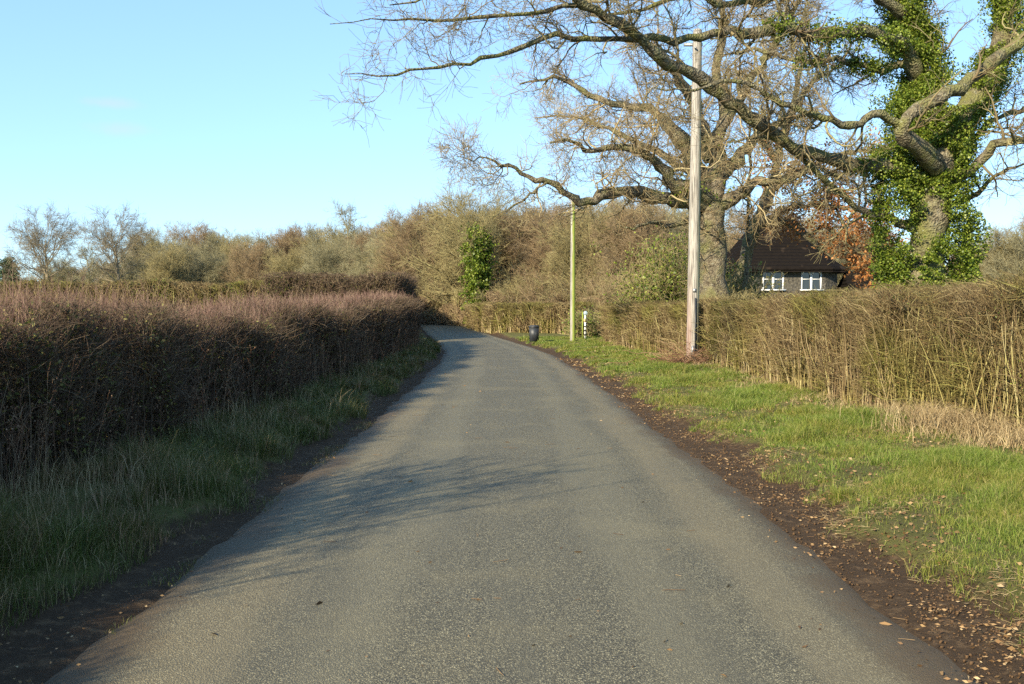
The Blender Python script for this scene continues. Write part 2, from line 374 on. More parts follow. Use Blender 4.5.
def road_material():
    m, n, b, o = mat_new('worn_asphalt')
    uv = n.nodes.new('ShaderNodeUVMap'); sx = n.nodes.new('ShaderNodeSeparateXYZ'); n.links.new(uv.outputs[0], sx.inputs[0])
    tc = coords(n); ob = tc.outputs['Object']
    st = n.nodes.new('ShaderNodeMapping'); st.inputs['Scale'].default_value = (1.6, .22, 1); n.links.new(uv.outputs[0], st.inputs[0])
    streak = noise(n, 1.5, 6, .65, st.outputs[0]); patch = noise(n, .8, 5, .6, ob); fine = noise(n, 130, 3, .7, ob); mid = noise(n, 22, 5, .7, ob)
    vo = n.nodes.new('ShaderNodeTexVoronoi'); vo.inputs['Scale'].default_value = 115; n.links.new(ob, vo.inputs['Vector'])
    sep = n.nodes.new('ShaderNodeSeparateColor'); n.links.new(vo.outputs['Color'], sep.inputs[0])
    st_c = ramp(n, [(0, (.12, .115, .098)), (.5, (.21, .20, .165)), (.85, (.29, .275, .22)), (1, (.50, .47, .37))]); n.links.new(sep.outputs[0], st_c.inputs[0])
    gap = mrange(n, vo.outputs['Distance'], .28, .62, 1.0, .35)
    c = mixc(n, 1.0, st_c.outputs[0], n_col(n, gap), 'MULTIPLY')
    c = mixc(n, mrange(n, streak.outputs[0], .40, .66, 0, .50), c, (.120, .116, .10))
    c = mixc(n, mrange(n, patch.outputs[0], .48, .68, 0, .22), c, (.27, .24, .165))
    # tan dust drifting in from the verge, soil staining at the very edge
    ax = math_(n, 'ABSOLUTE', sx.outputs['X'])
    wob = math_(n, 'MULTIPLY', math_(n, 'SUBTRACT', streak.outputs[0], .5), .9)
    wob2 = math_(n, 'MULTIPLY', math_(n, 'SUBTRACT', mid.outputs[0], .5), .30)
    axw = math_(n, 'ADD', math_(n, 'ADD', ax, wob), wob2)
    dust = math_(n, 'MULTIPLY', mrange(n, axw, 1.15, 1.45), mrange(n, axw, 1.85, 1.55))
    c = mixc(n, math_(n, 'MULTIPLY', dust, .26), c, (.30, .255, .18))
    wear = math_(n, 'MULTIPLY', mrange(n, axw, .45, .7), mrange(n, axw, 1.15, .85))
    c = mixc(n, math_(n, 'MULTIPLY', wear, .25), c, (.23, .218, .175))
    axs = math_(n, 'ADD', ax, math_(n, 'ADD', math_(n, 'MULTIPLY', wob, .35), wob2))
    soil = mixc(n, mid.outputs[0], (.05, .038, .028), (.14, .105, .07))
    big = math_(n, 'MULTIPLY', math_(n, 'SUBTRACT', patch.outputs[0], .5), .9)
    c = mixc(n, mrange(n, math_(n, 'ADD', axs, big), 1.58, 1.98), c, soil)
    c = mixc(n, 1.0, c, (.97, .91, .70), 'MULTIPLY')
    n.links.new(c, b.inputs['Base Color'])
    b.inputs['Roughness'].default_value = .72; b.inputs['Specular IOR Level'].default_value = .35
    bp = n.nodes.new('ShaderNodeBump'); bp.inputs['Strength'].default_value = .85; bp.inputs['Distance'].default_value = .006
    hgt = math_(n, 'ADD', math_(n, 'MULTIPLY', gap, 1.0), math_(n, 'MULTIPLY', fine.outputs[0], .5)); n.links.new(hgt, bp.inputs['Height']); n.links.new(bp.outputs[0], b.inputs['Normal'])
    return m
def n_col(n, val):
    c = n.nodes.new('ShaderNodeCombineColor')
    for i in range(3): n.links.new(val, c.inputs[i])
    return c.outputs[0]
yr = np.r_[-60, -30, -15, -8, np.arange(-4, 45, .25), np.arange(45, 100, 1.0), np.arange(100, 400, 8)]
tt = np.linspace(-1, 1, 33)
TT, YR = np.meshgrid(tt, yr)
wobble = .025 * np.sin(YR * 12.3 + 2 * np.sin(YR * 1.9)) + .035 * np.sin(YR * 3.1) + .025 * np.sin(YR * 7.7 + 1) + .05 * np.sin(YR * .8)
Wd = hw(YR) + np.where(np.abs(TT) > .99, wobble + .05, 0)
SR = TT * Wd
ZR = rz_(np.clip(SR, -hw(YR), hw(YR)), YR); ZR = np.where(np.abs(TT) > .99, ZR - .05, ZR)
tag(grid_mesh('road', SR + cx(YR), YR, ZR, road_material(), SR, YR), 'narrow grey asphalt country lane', kind='structure')

# ------------------------------------------------------------------ hedges
def path_sampler(path, dens):
    """random positions along a plan polyline with density falling with distance"""
    path = np.asarray(path, float)
    seg = np.diff(path, axis=0); sl = np.linalg.norm(seg, axis=1); cum = np.r_[0, np.cumsum(sl)]; tot = cum[-1]
    uu = np.linspace(0, tot, 2000)
    pp = np.stack([np.interp(uu, cum, path[:, 0]), np.interp(uu, cum, path[:, 1])], 1)
    dist = np.linalg.norm(pp, axis=1); wgt = dens(np.maximum(dist, 6.0)); N = int(trapz(wgt, uu)); cdf = np.cumsum(wgt); cdf /= cdf[-1]
    d_ = np.gradient(pp, axis=0); d_ = d_ / np.linalg.norm(d_, axis=1, keepdims=True)
    def sample(frac=1.0):
        n = int(N * frac); u = np.interp(rng.random(n), cdf, uu)
        x = np.stack([np.interp(u, uu, pp[:, i]) for i in (0, 1)], 1); t = unit(np.stack([np.interp(u, uu, d_[:, i]) for i in (0, 1)], 1))
        return u, x, t, np.linalg.norm(x, axis=1)
    return sample

def hedge_frame(sample, frac, depth, side, hfun, zlo=0.0, zhi=1.0, facebias=1.7, bulge=.12):
    u, x, t, dist = sample(frac); n = len(u)
    nrm = np.stack([t[:, 1], -t[:, 0]], 1) * side        # outward, towards the road
    H = hfun(u)
    z = zlo + (zhi - zlo) * rng.random(n)
    a = rng.random(n) ** facebias * depth
    face = bulge * (np.sin(u * 1.3) * .5 + np.sin(u * 3.1 + z * 3) * .35 + np.sin(u * 7 + z * 6) * .25) - .25 * np.clip(z - .8, 0, 1) * 1.0 - .18 * np.clip(.35 - z, 0, 1)
    xy = x + nrm * (face - a)[:, None]
    g = gz(xy[:, 0], xy[:, 1])
    return u, xy, t, nrm, dist, H, z, g, a

def hedge(name, label, path, side, hfun, depth=1.2, dens=lambda d: 26000 / d, mats=None, parent_group=None, leaffrac=1.0, shootfrac=0.0, stemfrac=.03, kind=None, cat='hedge', leafsize=.035, twigr=.0017, bulge=.12, greenfrac=0.0, tall=None, shootlen=(.25, .6), straightstems=True):
    mt = mats or (M['hedge_twig'], M['hedge_stem'], M['hedge_leaf'], M['lhedge_shoot'])
    c0 = np.asarray(path, float)[0]
    root = empty(name); tag(root, label, cat, parent_group, kind)
    sample = path_sampler(path, dens)
    def width(dist, k=1.0): return np.maximum(twigr * k, .00017 * k * dist)
    # twigs
    q = Q()
    u, xy, t, nrm, dist, H, z, g, a = hedge_frame(sample, 1.0, depth, side, hfun, bulge=bulge)
    def hollow(u, z, a): return (np.sin(u * 2.7 + 1.3 * np.sin(z * 4)) + np.sin(u * 5.3 + z * 5.1) + .8 * np.sin(u * 11 - z * 9 + 1) < -.95) & (a < .30) & (z < .93)
    hk = ~hollow(u, z, a); u, xy, t, nrm, dist, H, z, g, a = [v_[hk] for v_ in (u, xy, t, nrm, dist, H, z, g, a)]
    p = np.c_[xy, g + z * H]
    d = np.c_[nrm * .12 + t * rng.normal(size=(len(u), 1)) * .55, np.full(len(u), .85)] + .5 * rng.normal(size=(len(u), 3))
    ln = rng.uniform(.15, .50, len(u)) * (1 + .012 * np.minimum(dist, 60))
    pts = walk(p, d, ln, 4, .40, .04)
    top = (g + H * 1.0)[:, None] + np.abs(rng.normal(size=(len(u), 1))) * .05 + .05 * (np.sin(u * 2.1) + .6 * np.sin(u * 5.3))[:, None]
    pts[:, :, 2] -= np.maximum(pts[:, :, 2].max(axis=1, keepdims=True) - top, 0)
    r = width(dist)[:, None] * np.array([1.5, 1.2, .9, .5]) * rng.uniform(.7, 1.6, (len(u), 1))
    tubes(q, pts, r, 3)
    q.build('twigs', mt[0], root)
    # upright stems
    if stemfrac > 0:
        q = Q()
        u, xy, t, nrm, dist, H, z, g, a = hedge_frame(sample, stemfrac, depth * .7, side, hfun, facebias=1.6)
        p = np.c_[xy, g - .03]
        d = np.c_[t * rng.normal(size=(len(u), 1)) * .22, np.ones(len(u))]
        pts = walk(p, d, H * rng.uniform(.35, .9, len(u)), 7, .07, .03)
        pts[:, :, 2] -= np.maximum(pts[:, :, 2].max(axis=1) - (g + H), 0)[:, None]
        r = width(dist, 2.2)[:, None] * np.linspace(1.3, .5, 7) * rng.uniform(.6, 1.9, (len(u), 1))
        tubes(q, pts, r, 4); q.build('stems', mt[1], root)
    if leaffrac > 0:
        q = Q()
        u, xy, t, nrm, dist, H, z, g, a = hedge_frame(sample, leaffrac, depth, side, hfun, .04, .99, bulge=bulge)
        hk = ~hollow(u, z, a); u, xy, t, nrm, dist, H, z, g, a = [v_[hk] for v_ in (u, xy, t, nrm, dist, H, z, g, a)]
        cards(q, np.c_[xy, g + z * H], np.c_[nrm, np.full(len(u), .1)], np.maximum(leafsize, .0011 * dist), .6, 1.0)
        q.build('leaves', mt[2], root)
    if greenfrac > 0:
        q = Q()
        u, xy, t, nrm, dist, H, z, g, a = hedge_frame(sample, greenfrac, depth, side, hfun, .1, 1.0)
        keep = (np.sin(u * .43 + 1.7) + np.sin(u * 1.07 + z * 2) + .6 * np.sin(u * 2.9 + z * 5)) > 1.0
        cards(q, np.c_[xy, g + z * H][keep], np.c_[nrm, np.full(len(u), .1)][keep], np.maximum(leafsize, .0012 * dist)[keep], .8, .9)
        q.build('ivy', M['ivy'], root)
    if shootfrac > 0:
        q = Q()
        u, xy, t, nrm, dist, H, z, g, a = hedge_frame(sample, shootfrac, depth * 1.15, side, hfun, .74, .99, facebias=1.0)
        p = np.c_[xy, g + z * H]; d = np.c_[.35 * rng.normal(size=(len(u), 2)), np.ones(len(u))]
        pts = walk(p, d, rng.uniform(*shootlen, len(u)), 4, .12, .05)
        r = width(dist, .9)[:, None] * np.array([1.2, 1.0, .8, .5])
        tubes(q, pts, r, 3); q.build('shoots', mt[3], root)
    return root

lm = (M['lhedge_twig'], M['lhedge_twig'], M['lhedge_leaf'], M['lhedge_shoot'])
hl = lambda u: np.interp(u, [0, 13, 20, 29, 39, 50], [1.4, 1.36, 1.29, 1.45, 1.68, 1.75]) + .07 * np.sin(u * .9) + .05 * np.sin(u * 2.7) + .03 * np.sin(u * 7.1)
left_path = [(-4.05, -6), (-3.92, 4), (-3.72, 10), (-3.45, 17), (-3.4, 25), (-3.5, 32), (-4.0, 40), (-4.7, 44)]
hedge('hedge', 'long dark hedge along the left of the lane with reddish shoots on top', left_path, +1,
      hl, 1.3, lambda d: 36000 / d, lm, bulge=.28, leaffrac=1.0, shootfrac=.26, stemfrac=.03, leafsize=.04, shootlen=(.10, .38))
lh = bpy.data.objects['hedge']
q = Q(); sx0 = []  # unseen saplings and shrub stems, added to throw twig shadows across the road
n = 46; yb = np.r_[rng.uniform(2.0, 5.3, 14), rng.normal(size=32) * .55 + 4.3]; yb = np.minimum(yb, 5.4); p = np.c_[-4.75 + rng.normal(size=n) * .22, yb, np.full(n, .2)]
st = walk(p, np.c_[.14 + .12 * rng.normal(size=n), .05 + .12 * rng.normal(size=n), np.ones(n)], rng.uniform(2.1, 3.3, n), 9, .07, .02); sr = np.linspace(.02, .006, 9)[None] * np.ones((n, 1)); tubes(q, st, sr, 5)
a_, ar_ = sprout(st, sr, 15, .3, 1, (25, 65), (.4, .95), 5, .15, .05, .6, .4, .4, .004); tubes(q, a_, ar_, 3)
b_, br_ = sprout(a_, ar_, 5, .2, 1, (25, 60), (.15, .45), 4, .15, .05, .8, .5, .3, .004); tubes(q, b_, br_, 3)
st = walk(np.array([[-4.7, 4.4, .2], [-4.7, 3.3, .2]]), np.array([[.25, .1, 1.0], [.1, 0, 1.]]), np.array([3.9, 4.3]), 9, .06, .02); sr = np.linspace(.022, .007, 9)[None] * np.ones((2, 1)); tubes(q, st, sr, 5)
a_, ar_ = sprout(st, sr, 7, .5, 1, (25, 60), (.5, 1.2), 5, .15, .05, .6, .4, .4, .005); tubes(q, a_, ar_, 3)
q.build('unseen_saplings', M['lhedge_twig'], lh)
right_path = [(6.8, -2), (6.45, 6), (5.85, 10.5), (5.28, 14), (5.15, 19), (5.22, 23), (5.2, 27), (4.85, 31), (4.1, 36), (3.95, 41.5), (4.3, 44)]
hr = lambda u: 1.66 + .05 * np.sin(u * .7) + .03 * np.sin(u * 2.9) - .004 * np.clip(u - 20, 0, 40) + .22 * np.clip((20 - u) / 8, 0, 1) + .035 * np.sin(u * 6.3) * np.sin(u * 1.7)
hedge('hedge', 'trimmed brown olive hedge on the right behind the wooden utility pole', right_path, -1,
      hr, 1.3, lambda d: 52000 / d, leaffrac=.9, stemfrac=.042, greenfrac=.22, leafsize=.024, shootfrac=0)
far_right = [(3.6, 53), (2.2, 54.5), (.2, 56.5), (-1.2, 58.5), (-2.0, 61), (-3.0, 68)]
hedge('hedge', 'square cut brown hedge behind the black bin on the bend of the lane', far_right, -1,
      lambda u: 1.62 + .03 * np.sin(u * 2), 1.2, lambda d: 60000 / d, leaffrac=.6, stemfrac=.06, greenfrac=.12)
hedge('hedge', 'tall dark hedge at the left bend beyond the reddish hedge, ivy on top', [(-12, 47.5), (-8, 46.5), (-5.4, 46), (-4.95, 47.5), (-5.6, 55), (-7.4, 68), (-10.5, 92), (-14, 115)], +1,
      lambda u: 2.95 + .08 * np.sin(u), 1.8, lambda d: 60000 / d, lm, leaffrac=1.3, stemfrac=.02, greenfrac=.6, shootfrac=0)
hedge('hedge', 'field hedge with green ivy patches running left beyond the dark hedge', [(-60, 70), (-40, 62), (-25, 58), (-12, 55), (-7.5, 54)], +1,
      lambda u: 2.75 + .12 * np.sin(u * .8) + .08 * np.sin(u * 2.3), 1.6, lambda d: 60000 / d, (M['hedge_twig'], M['hedge_stem'], M['lhedge_leaf'], M['lhedge_shoot']), leaffrac=.6, stemfrac=.03, greenfrac=1.8)
hedge('hedge', 'tall ragged hedge with reddish and green patches on the right of the far lane', [(-3.9, 72), (-5.0, 82), (-6.5, 95), (-8.5, 108), (-12, 118), (-17, 124)], -1,
      lambda u: 2.6 + .2 * np.sin(u * .5) + .1 * np.sin(u * 1.6), 1.5, lambda d: 90000 / d, (M['wood_twig'], M['hedge_stem'], M['hedge_leaf'], M['lhedge_shoot']), leaffrac=.5, stemfrac=.08, greenfrac=.9)

# ------------------------------------------------------------------ big oak with ivy (right)
def oak_twigs(q, limbs, k1, L1, L2=(.5, 1.3), L3=(.25, .7), k2=5, k3=4, rmin=.0035, up=.04, wig=.28, t0=.12, t1=1.0, q2=None):
    q2 = q2 or q
    tips = []
    for (pts, rad), k in limbs:
        ln = np.linalg.norm(np.diff(pts[0], axis=0), axis=1).sum()
        a, ar = sprout(pts, rad, k1 * k, t0, t1, (30, 80), L1, 9, wig, up, .42, .30, .55, rmin * 1.5)
        ar = np.minimum(ar, .034 * np.linspace(1, .3, 9)[None]); tubes(q, a, ar, 5)
        b, br = sprout(a, ar, k2, .15, 1.0, (25, 75), L2, 6, wig, up, .6, .4, .4, rmin * 1.2); tubes(q, b, br, 3)
        c, cr = sprout(b, br, k3, .15, 1.0, (20, 70), L3, 4, .25, up, .7, .5, .3, rmin); tubes(q2, c, cr, 3)
        tips.append(c)
    return tips
oak = empty('oak_tree', tuple(P(925, 372, 22.0) * np.array([1, 1, 0])))
tag(oak, 'large ivy covered oak on the right with long bare limbs reaching over the lane', 'tree')
OX, OY = oak.location.x, oak.location.y
def rel(o, root):     # parent keeping world position
    o.parent = root; o.matrix_parent_inverse.identity(); o.location = (-root.location.x, -root.location.y, -root.location.z)
    return o
qt = Q(); limbs = []
tr = limb(qt, [(922, 400, 22, .62), (923, 300, 22, .50), (926, 250, 22, .43), (930, 205, 22, .40), (937, 165, 22, .40), (955, 128, 22.1, .29), (978, 92, 22.3, .25), (998, 50, 22.6, .22), (1006, 0, 22.8, .20), (1004, -70, 23, .18), (1010, -150, 23, .12), (1005, -230, 23, .05)], 34, .015, 14)
limbs.append((tr, .7))
lead2 = limb(qt, [(936, 185, 22.1, .34), (928, 140, 22.4, .27), (920, 95, 22.7, .24), (912, 50, 23, .21), (905, 0, 23.2, .18), (896, -70, 23.4, .13), (880, -170, 23.5, .06)], 22, .02, 10); limbs.append((lead2, 1.0))
B = limb(qt, [(938, 178, 21.9, .27), (934, 163, 21.5, .24), (914, 144, 21.0, .21), (900, 130, 20.7, .19), (906, 118, 20.6, .17), (925, 105, 20.7, .16), (944, 95, 20.8, .155), (975, 78, 21, .15), (1005, 53, 21.2, .14), (1030, 34, 21.3, .12), (1075, 0, 21.5, .08), (1110, -40, 21.6, .04)], 30, .015, 10); limbs.append((B, .9))
Aa = limb(qt, [(930, 180, 21.9, .22), (905, 172, 21.7, .20), (887, 167, 21.5, .18), (853, 165, 21.2, .165), (811, 152, 20.8, .165), (784, 143, 20.5, .16), (754, 118, 20.1, .155), (720, 95, 19.7, .15), (697, 76, 19.4, .145), (670, 66, 19.0, .14), (645, 42, 18.6, .125), (612, 20, 18.2, .105), (585, 4, 17.8, .09), (555, -22, 17.4, .07), (520, -60, 17, .05), (480, -80, 16.5, .03)], 44, .02, 10); limbs.append((Aa, 1.9))
C = limb(qt, [(918, 75, 22.7, .20), (902, 42, 22.2, .18), (875, 34, 21.8, .165), (853, 31, 21.5, .15), (811, 34, 21, .14), (785, 28, 20.6, .13), (754, 32, 20.2, .12), (728, 30, 19.9, .11), (697, 38, 19.5, .10), (651, 38, 19, .085), (632, 39, 18.8, .075), (590, 38, 18.4, .065), (542, 40, 17.9, .055), (510, 52, 17.5, .047), (476, 60, 17.1, .04), (429, 70, 16.6, .03), (400, 72, 16.3, .022), (370, 78, 16, .014), (345, 74, 15.8, .008)], 50, .022, 8); limbs.append((C, 3.2))
B2 = limb(qt, [(902, 128, 20.7, .13), (888, 116, 20.5, .12), (876, 113, 20.4, .11), (853, 125, 20.2, .10), (822, 118, 19.9, .085), (800, 110, 19.7, .075), (773, 99, 19.4, .065), (754, 87, 19.2, .055), (725, 80, 18.9, .045), (690, 92, 18.6, .03), (655, 88, 18.3, .018)], 30, .02, 8); limbs.append((B2, 1.6))
D = limb(qt, [(925, 235, 22, .14), (891, 220, 21.8, .115), (870, 212, 21.7, .10), (853, 205, 21.5, .09), (830, 182, 21.3, .08), (807, 163, 21, .065), (784, 145, 20.8, .05), (760, 138, 20.6, .035), (735, 142, 20.4, .02)], 24, .02, 8); limbs.append((D, 1.1))
E1 = limb(qt, [(940, 190, 21.8, .16), (978, 163, 21.4, .12), (997, 144, 21.1, .11), (1024, 140, 20.8, .095), (1060, 130, 20.5, .10), (1120, 120, 20, .06), (1180, 90, 19.6, .03)], 22, .02, 8); limbs.append((E1, 1.0))
E2 = limb(qt, [(955, 165, 22.2, .10), (978, 133, 22.4, .085), (1000, 116, 22.5, .07), (1024, 110, 22.6, .06), (1070, 95, 22.8, .03)], 14, .02, 6); limbs.append((E2, .6))
E3 = limb(qt, [(950, 205, 22, .09), (975, 196, 21.9, .075), (985, 186, 21.8, .07), (994, 176, 21.7, .055), (1016, 167, 21.5, .035), (1040, 160, 21.3, .015)], 14, .01, 6); limbs.append((E3, .5))
# limbs higher up, mostly over the top edge of the picture, hanging towards the lane
F1 = limb(qt, [(908, 20, 23, .16), (860, -20, 22, .14), (800, -60, 21, .12), (730, -60, 20, .10), (650, -30, 19, .08), (600, -8, 18.4, .065), (550, 10, 17.8, .05), (500, 15, 17.2, .04), (440, 20, 16.6, .026), (390, 18, 16.1, .017), (360, 22, 15.7, .010), (330, 24, 15.5, .006)], 40, .025, 8); limbs.append((F1, 4.0))
F2 = limb(qt, [(1003, -40, 23, .16), (940, -70, 22.5, .14), (860, -50, 22, .12), (790, -10, 21.5, .10), (740, 5, 21, .08), (690, -5, 20.5, .06), (640, 10, 20, .04), (590, 15, 19.6, .025)], 30, .03, 8); limbs.append((F2, 2.6))
F3 = limb(qt, [(912, 60, 23, .13), (880, 70, 23.5, .10), (840, 60, 24, .085), (800, 62, 24.4, .07), (760, 50, 24.8, .05), (720, 58, 25, .03)], 22, .03, 7); limbs.append((F3, 2.0))
F4 = limb(qt, [(900, -60, 23.3, .12), (850, -120, 22, .10), (760, -130, 20, .085), (660, -110, 18, .07), (560, -70, 16.5, .05), (490, -30, 15.6, .035), (430, -5, 15, .02), (390, 5, 14.7, .012)], 30, .03, 7); limbs.append((F4, 3.4))
rel(qt.build('trunk', M['oak_bark_moss'], smooth=True), oak)
qc = Q(); oak_twigs(qc, limbs, 10, (.8, 2.3), (.4, 1.2), (.2, .55), 6, 7, .0034, .03, .30)
rel(qc.build('crown', M['oak_twig_moss']), oak)
# stub of a sawn limb, tan wood
# ivy: leaves round the trunk and the lower limbs
def ivy_on(q, pts, rad, n, t0, t1, off, size, clump=2.5):
    Pn = pts.shape[1]
    t = rng.uniform(t0, t1, n); f = t * (Pn - 1); i = np.minimum(f.astype(int), Pn - 2); fr = (f - i)[:, None]
    p = pts[0, i] * (1 - fr) + pts[0, i + 1] * fr; r = rad[0, i] * (1 - fr[:, 0]) + rad[0, i + 1] * fr[:, 0]
    tg = unit(pts[0, i + 1] - pts[0, i]); s = unit(np.cross(tg, rng.normal(size=(n, 3))))
    w_ = .5 + .5 * np.sin(t * clump * 9 + s[:, 0] * 3) * np.sin(s[:, 1] * 4 + t * 23)
    o = r * .95 + off * (.08 + 1.25 * w_ ** 1.5) * rng.random(n) ** .7
    c = p + s * o[:, None]
    kp = (np.sin(c[:, 2] * 3.1 + c[:, 0] * 2.3) + np.sin(c[:, 0] * 4.3 - c[:, 2] * 2.2 + 1) + .7 * np.sin(c[:, 2] * 7.3 + c[:, 1] * 5)) > -1.45 + .8 * rng.random(n)
    c, s = c[kp], s[kp]
    cards(q, c, s + np.array([0, 0, -.4]), size, .95, .8)
qi = Q()
def P3(px, py, Y, r): return [*P(px, py, Y), r]
ivy_core = resample(np.array([P3(945, 320, 22.15, .32), P3(948, 270, 22.2, .5), P3(945, 220, 22.2, .62), P3(935, 180, 22.1, .74), P3(925, 140, 22.3, .56), P3(920, 95, 22.6, .42), P3(915, 50, 23, .36), P3(908, 0, 23.2, .32), P3(902, -60, 23.4, .3)]), 40)
ivy_on(qi, ivy_core[None, :, :3], ivy_core[None, :, 3] * .70, 120000, 0, 1, .46, .046, 3)
ivy_l = resample(np.array([P3(893, 300, 21.9, .22), P3(890, 250, 21.9, .30), P3(893, 200, 21.8, .42), P3(890, 165, 21.8, .35), P3(900, 100, 22.3, .25)]), 20)
ivy_on(qi, ivy_l[None, :, :3], ivy_l[None, :, 3] * .6, 36000, 0, 1, .40, .044, 3)
ivy_f = resample(np.array([P3(935, 300, 21.6, .1), P3(938, 268, 21.5, .22), P3(950, 250, 21.6, .2)]), 8)
ivy_on(qi, ivy_f[None, :, :3], ivy_f[None, :, 3], 12000, 0, 1, .30, .045)
ivy_on(qi, *tr, 48000, .30, .88, .36, .048, 3)
ivy_on(qi, *lead2, 24000, .0, .9, .42, .05, 3)
ivy_on(qi, *Aa, 2500, .0, .18, .13, .045)
ivy_on(qi, *C, 5000, .0, .34, .24, .05)
ivy_on(qi, *F3, 4500, .0, .6, .3, .05)
ivy_on(qi, *F2, 3500, .0, .5, .25, .05)
rel(qi.build('ivy', M['ivy']), oak)

# ------------------------------------------------------------------ second oak, bare, behind the pole
oak2 = empty('oak_tree', (*P(712, 300, 34)[:2], 0))
tag(oak2, 'old bare oak with a stout grey trunk directly behind the wooden utility pole', 'tree')
qt = Q(); limbs = []
T2 = limb(qt, [(713, 362, 34, .70), (713, 300, 34, .50), (713, 250, 34, .44), (712, 215, 34, .48), (713, 188, 34, .40), (718, 150, 34.2, .25), (724, 110, 34.5, .20), (716, 70, 34.8, .20), (724, 30, 35, .16), (718, -20, 35, .12), (724, -80, 35, .08)], 34, .03, 14); limbs.append((T2, 1.8))
l1 = limb(qt, [(705, 205, 34, .36), (690, 203, 33.6, .30), (660, 196, 33, .25), (632, 191, 32.4, .23), (605, 192, 31.9, .20), (589, 201, 31.6, .18), (576, 200, 31.4, .155), (560, 188, 31.1, .13), (542, 180, 30.8, .11), (526, 177, 30.6, .085), (515, 168, 30.4, .065), (500, 164, 30.2, .05), (487, 158, 30, .035), (470, 160, 29.9, .02), (456, 156, 29.8, .012)], 40, .03, 9); limbs.append((l1, 1.9))
l1b = limb(qt, [(546, 183, 30.8, .06), (530, 194, 30.6, .05), (519, 203, 30.5, .042), (505, 210, 30.4, .034), (492, 217, 30.3, .02)], 14, .02, 6)
l1c = limb(qt, [(618, 224, 32.6, .02), (632, 230, 32.8, .05), (650, 222, 33, .07), (668, 226, 33.5, .10), (690, 220, 33.8, .12), (706, 214, 34, .14)], 18, .02, 7)
l2 = limb(qt, [(707, 200, 34, .36), (690, 190, 33.4, .30), (675, 187, 33, .26), (660, 165, 32.6, .22), (648, 156, 32.3, .18), (632, 148, 32, .15), (610, 146, 31.7, .12), (590, 150, 31.4, .09), (570, 140, 31, .06), (550, 143, 30.8, .03)], 28, .03, 8); limbs.append((l2, 2.0))
l3 = limb(qt, [(706, 195, 34.4, .40), (690, 155, 34.8, .32), (676, 133, 35, .26), (660, 116, 35.2, .21), (640, 106, 35.3, .18), (601, 101, 35.5, .14), (573, 86, 35.7, .10), (550, 78, 35.8, .07), (520, 84, 36, .035)], 30, .03, 8); limbs.append((l3, 2.2))
l4 = limb(qt, [(712, 160, 34.2, .32), (695, 110, 33.5, .25), (680, 80, 33, .20), (655, 50, 32.5, .15), (625, 30, 32, .11), (595, 10, 31.6, .07), (560, 0, 31.2, .04)], 28, .04, 8); limbs.append((l4, 2.4))
l5 = limb(qt, [(716, 185, 34.2, .32), (735, 160, 34.6, .25), (760, 135, 35, .19), (790, 115, 35.4, .14), (815, 80, 35.8, .09), (850, 60, 36, .04)], 24, .04, 8); limbs.append((l5, 2.2))
l6 = limb(qt, [(716, 205, 34, .30), (735, 196, 33.8, .24), (755, 182, 33.6, .19), (780, 182, 33.2, .14), (810, 170, 33, .10), (845, 178, 32.8, .05)], 24, .04, 8); limbs.append((l6, 1.8))
l7 = limb(qt, [(714, 140, 34.3, .26), (740, 100, 34, .20), (765, 60, 33.5, .15), (790, 20, 33, .11), (810, -20, 32.6, .06)], 22, .04, 8); limbs.append((l7, 2.2))
l8 = limb(qt, [(714, 190, 34, .22), (690, 172, 36, .2), (650, 150, 38, .16), (610, 130, 40, .11), (570, 115, 41, .06), (535, 118, 42, .03)], 22, .05, 7); limbs.append((l8, 2.2))
rel(qt.build('trunk', M['oak_bark'], smooth=True), oak2)
qc = Q(); oak_twigs(qc, limbs, 13, (1.2, 3.4), (.5, 1.5), (.25, .75), 7, 10, .0055, .04, .32)
oak_twigs(qc, [(l1b, 1.0), (l1c, 1.0)], 5, (.4, 1.0), (.3, .7), (.2, .5), 4, 3, .006, -.1)
rel(qc.build('crown', M['oak_twig']), oak2)
qi = Q(); ivy_on(qi, *T2, 260, .36, .5, .5, .09, 3); ivy_on(qi, *l2, 500, .0, .3, .25, .08)
rel(qi.build('ivy', M['ivy']), oak2)
# ivy tangle hanging left of it
def small_ivy(base, h, r, n, name, label, size=.1, m='ivy', stem=True):
    root = empty(name, base); tag(root, label, 'shrub')
    q = Q(); nz_ = 240
    az = rng.uniform(0, 2 * np.pi, nz_)
    st = walk(np.c_[rng.normal(size=(nz_, 2)) * r * .3, np.zeros(nz_)], np.c_[np.cos(az) * .35, np.sin(az) * .35, np.ones(nz_)], rng.uniform(.5, 1.0, nz_) * h, 9, .16, .05)
    tubes(q, st, np.linspace(.02, .005, 9)[None] * np.ones((nz_, 1)), 3)
    b, br = sprout(st, np.full(st.shape[:2], .01), 12, .2, 1, (30, 80), (r * .3, r * .8), 4, .25, .02, 1, .5, .3, .004)
    tubes(q, b, br, 3); q.build('stems', M['wood_twig'], root)
    q = Q(); i = rng.integers(0, len(b), n); j = rng.integers(0, 4, n); c = b[i, j] + rng.normal(size=(n, 3)) * r * .06
    cards(q, c, rng.normal(size=(n, 3)), size, .8, .5); q.build('leaves', M[m], root)
    return root
b_ = P(668, 330, 40); small_ivy((b_[0], 40, 0), 4.9, 1.3, 9000, 'ivy_bush', 'dark green ivy bush left of the stout grey oak trunk', .10)
b_ = P(738, 330, 37); small_ivy((b_[0], 37, 0), 3.6, .5, 5500, 'evergreen_shrub', 'yellow green shrub at the left corner of the cottage', .075, 'yellow_green')

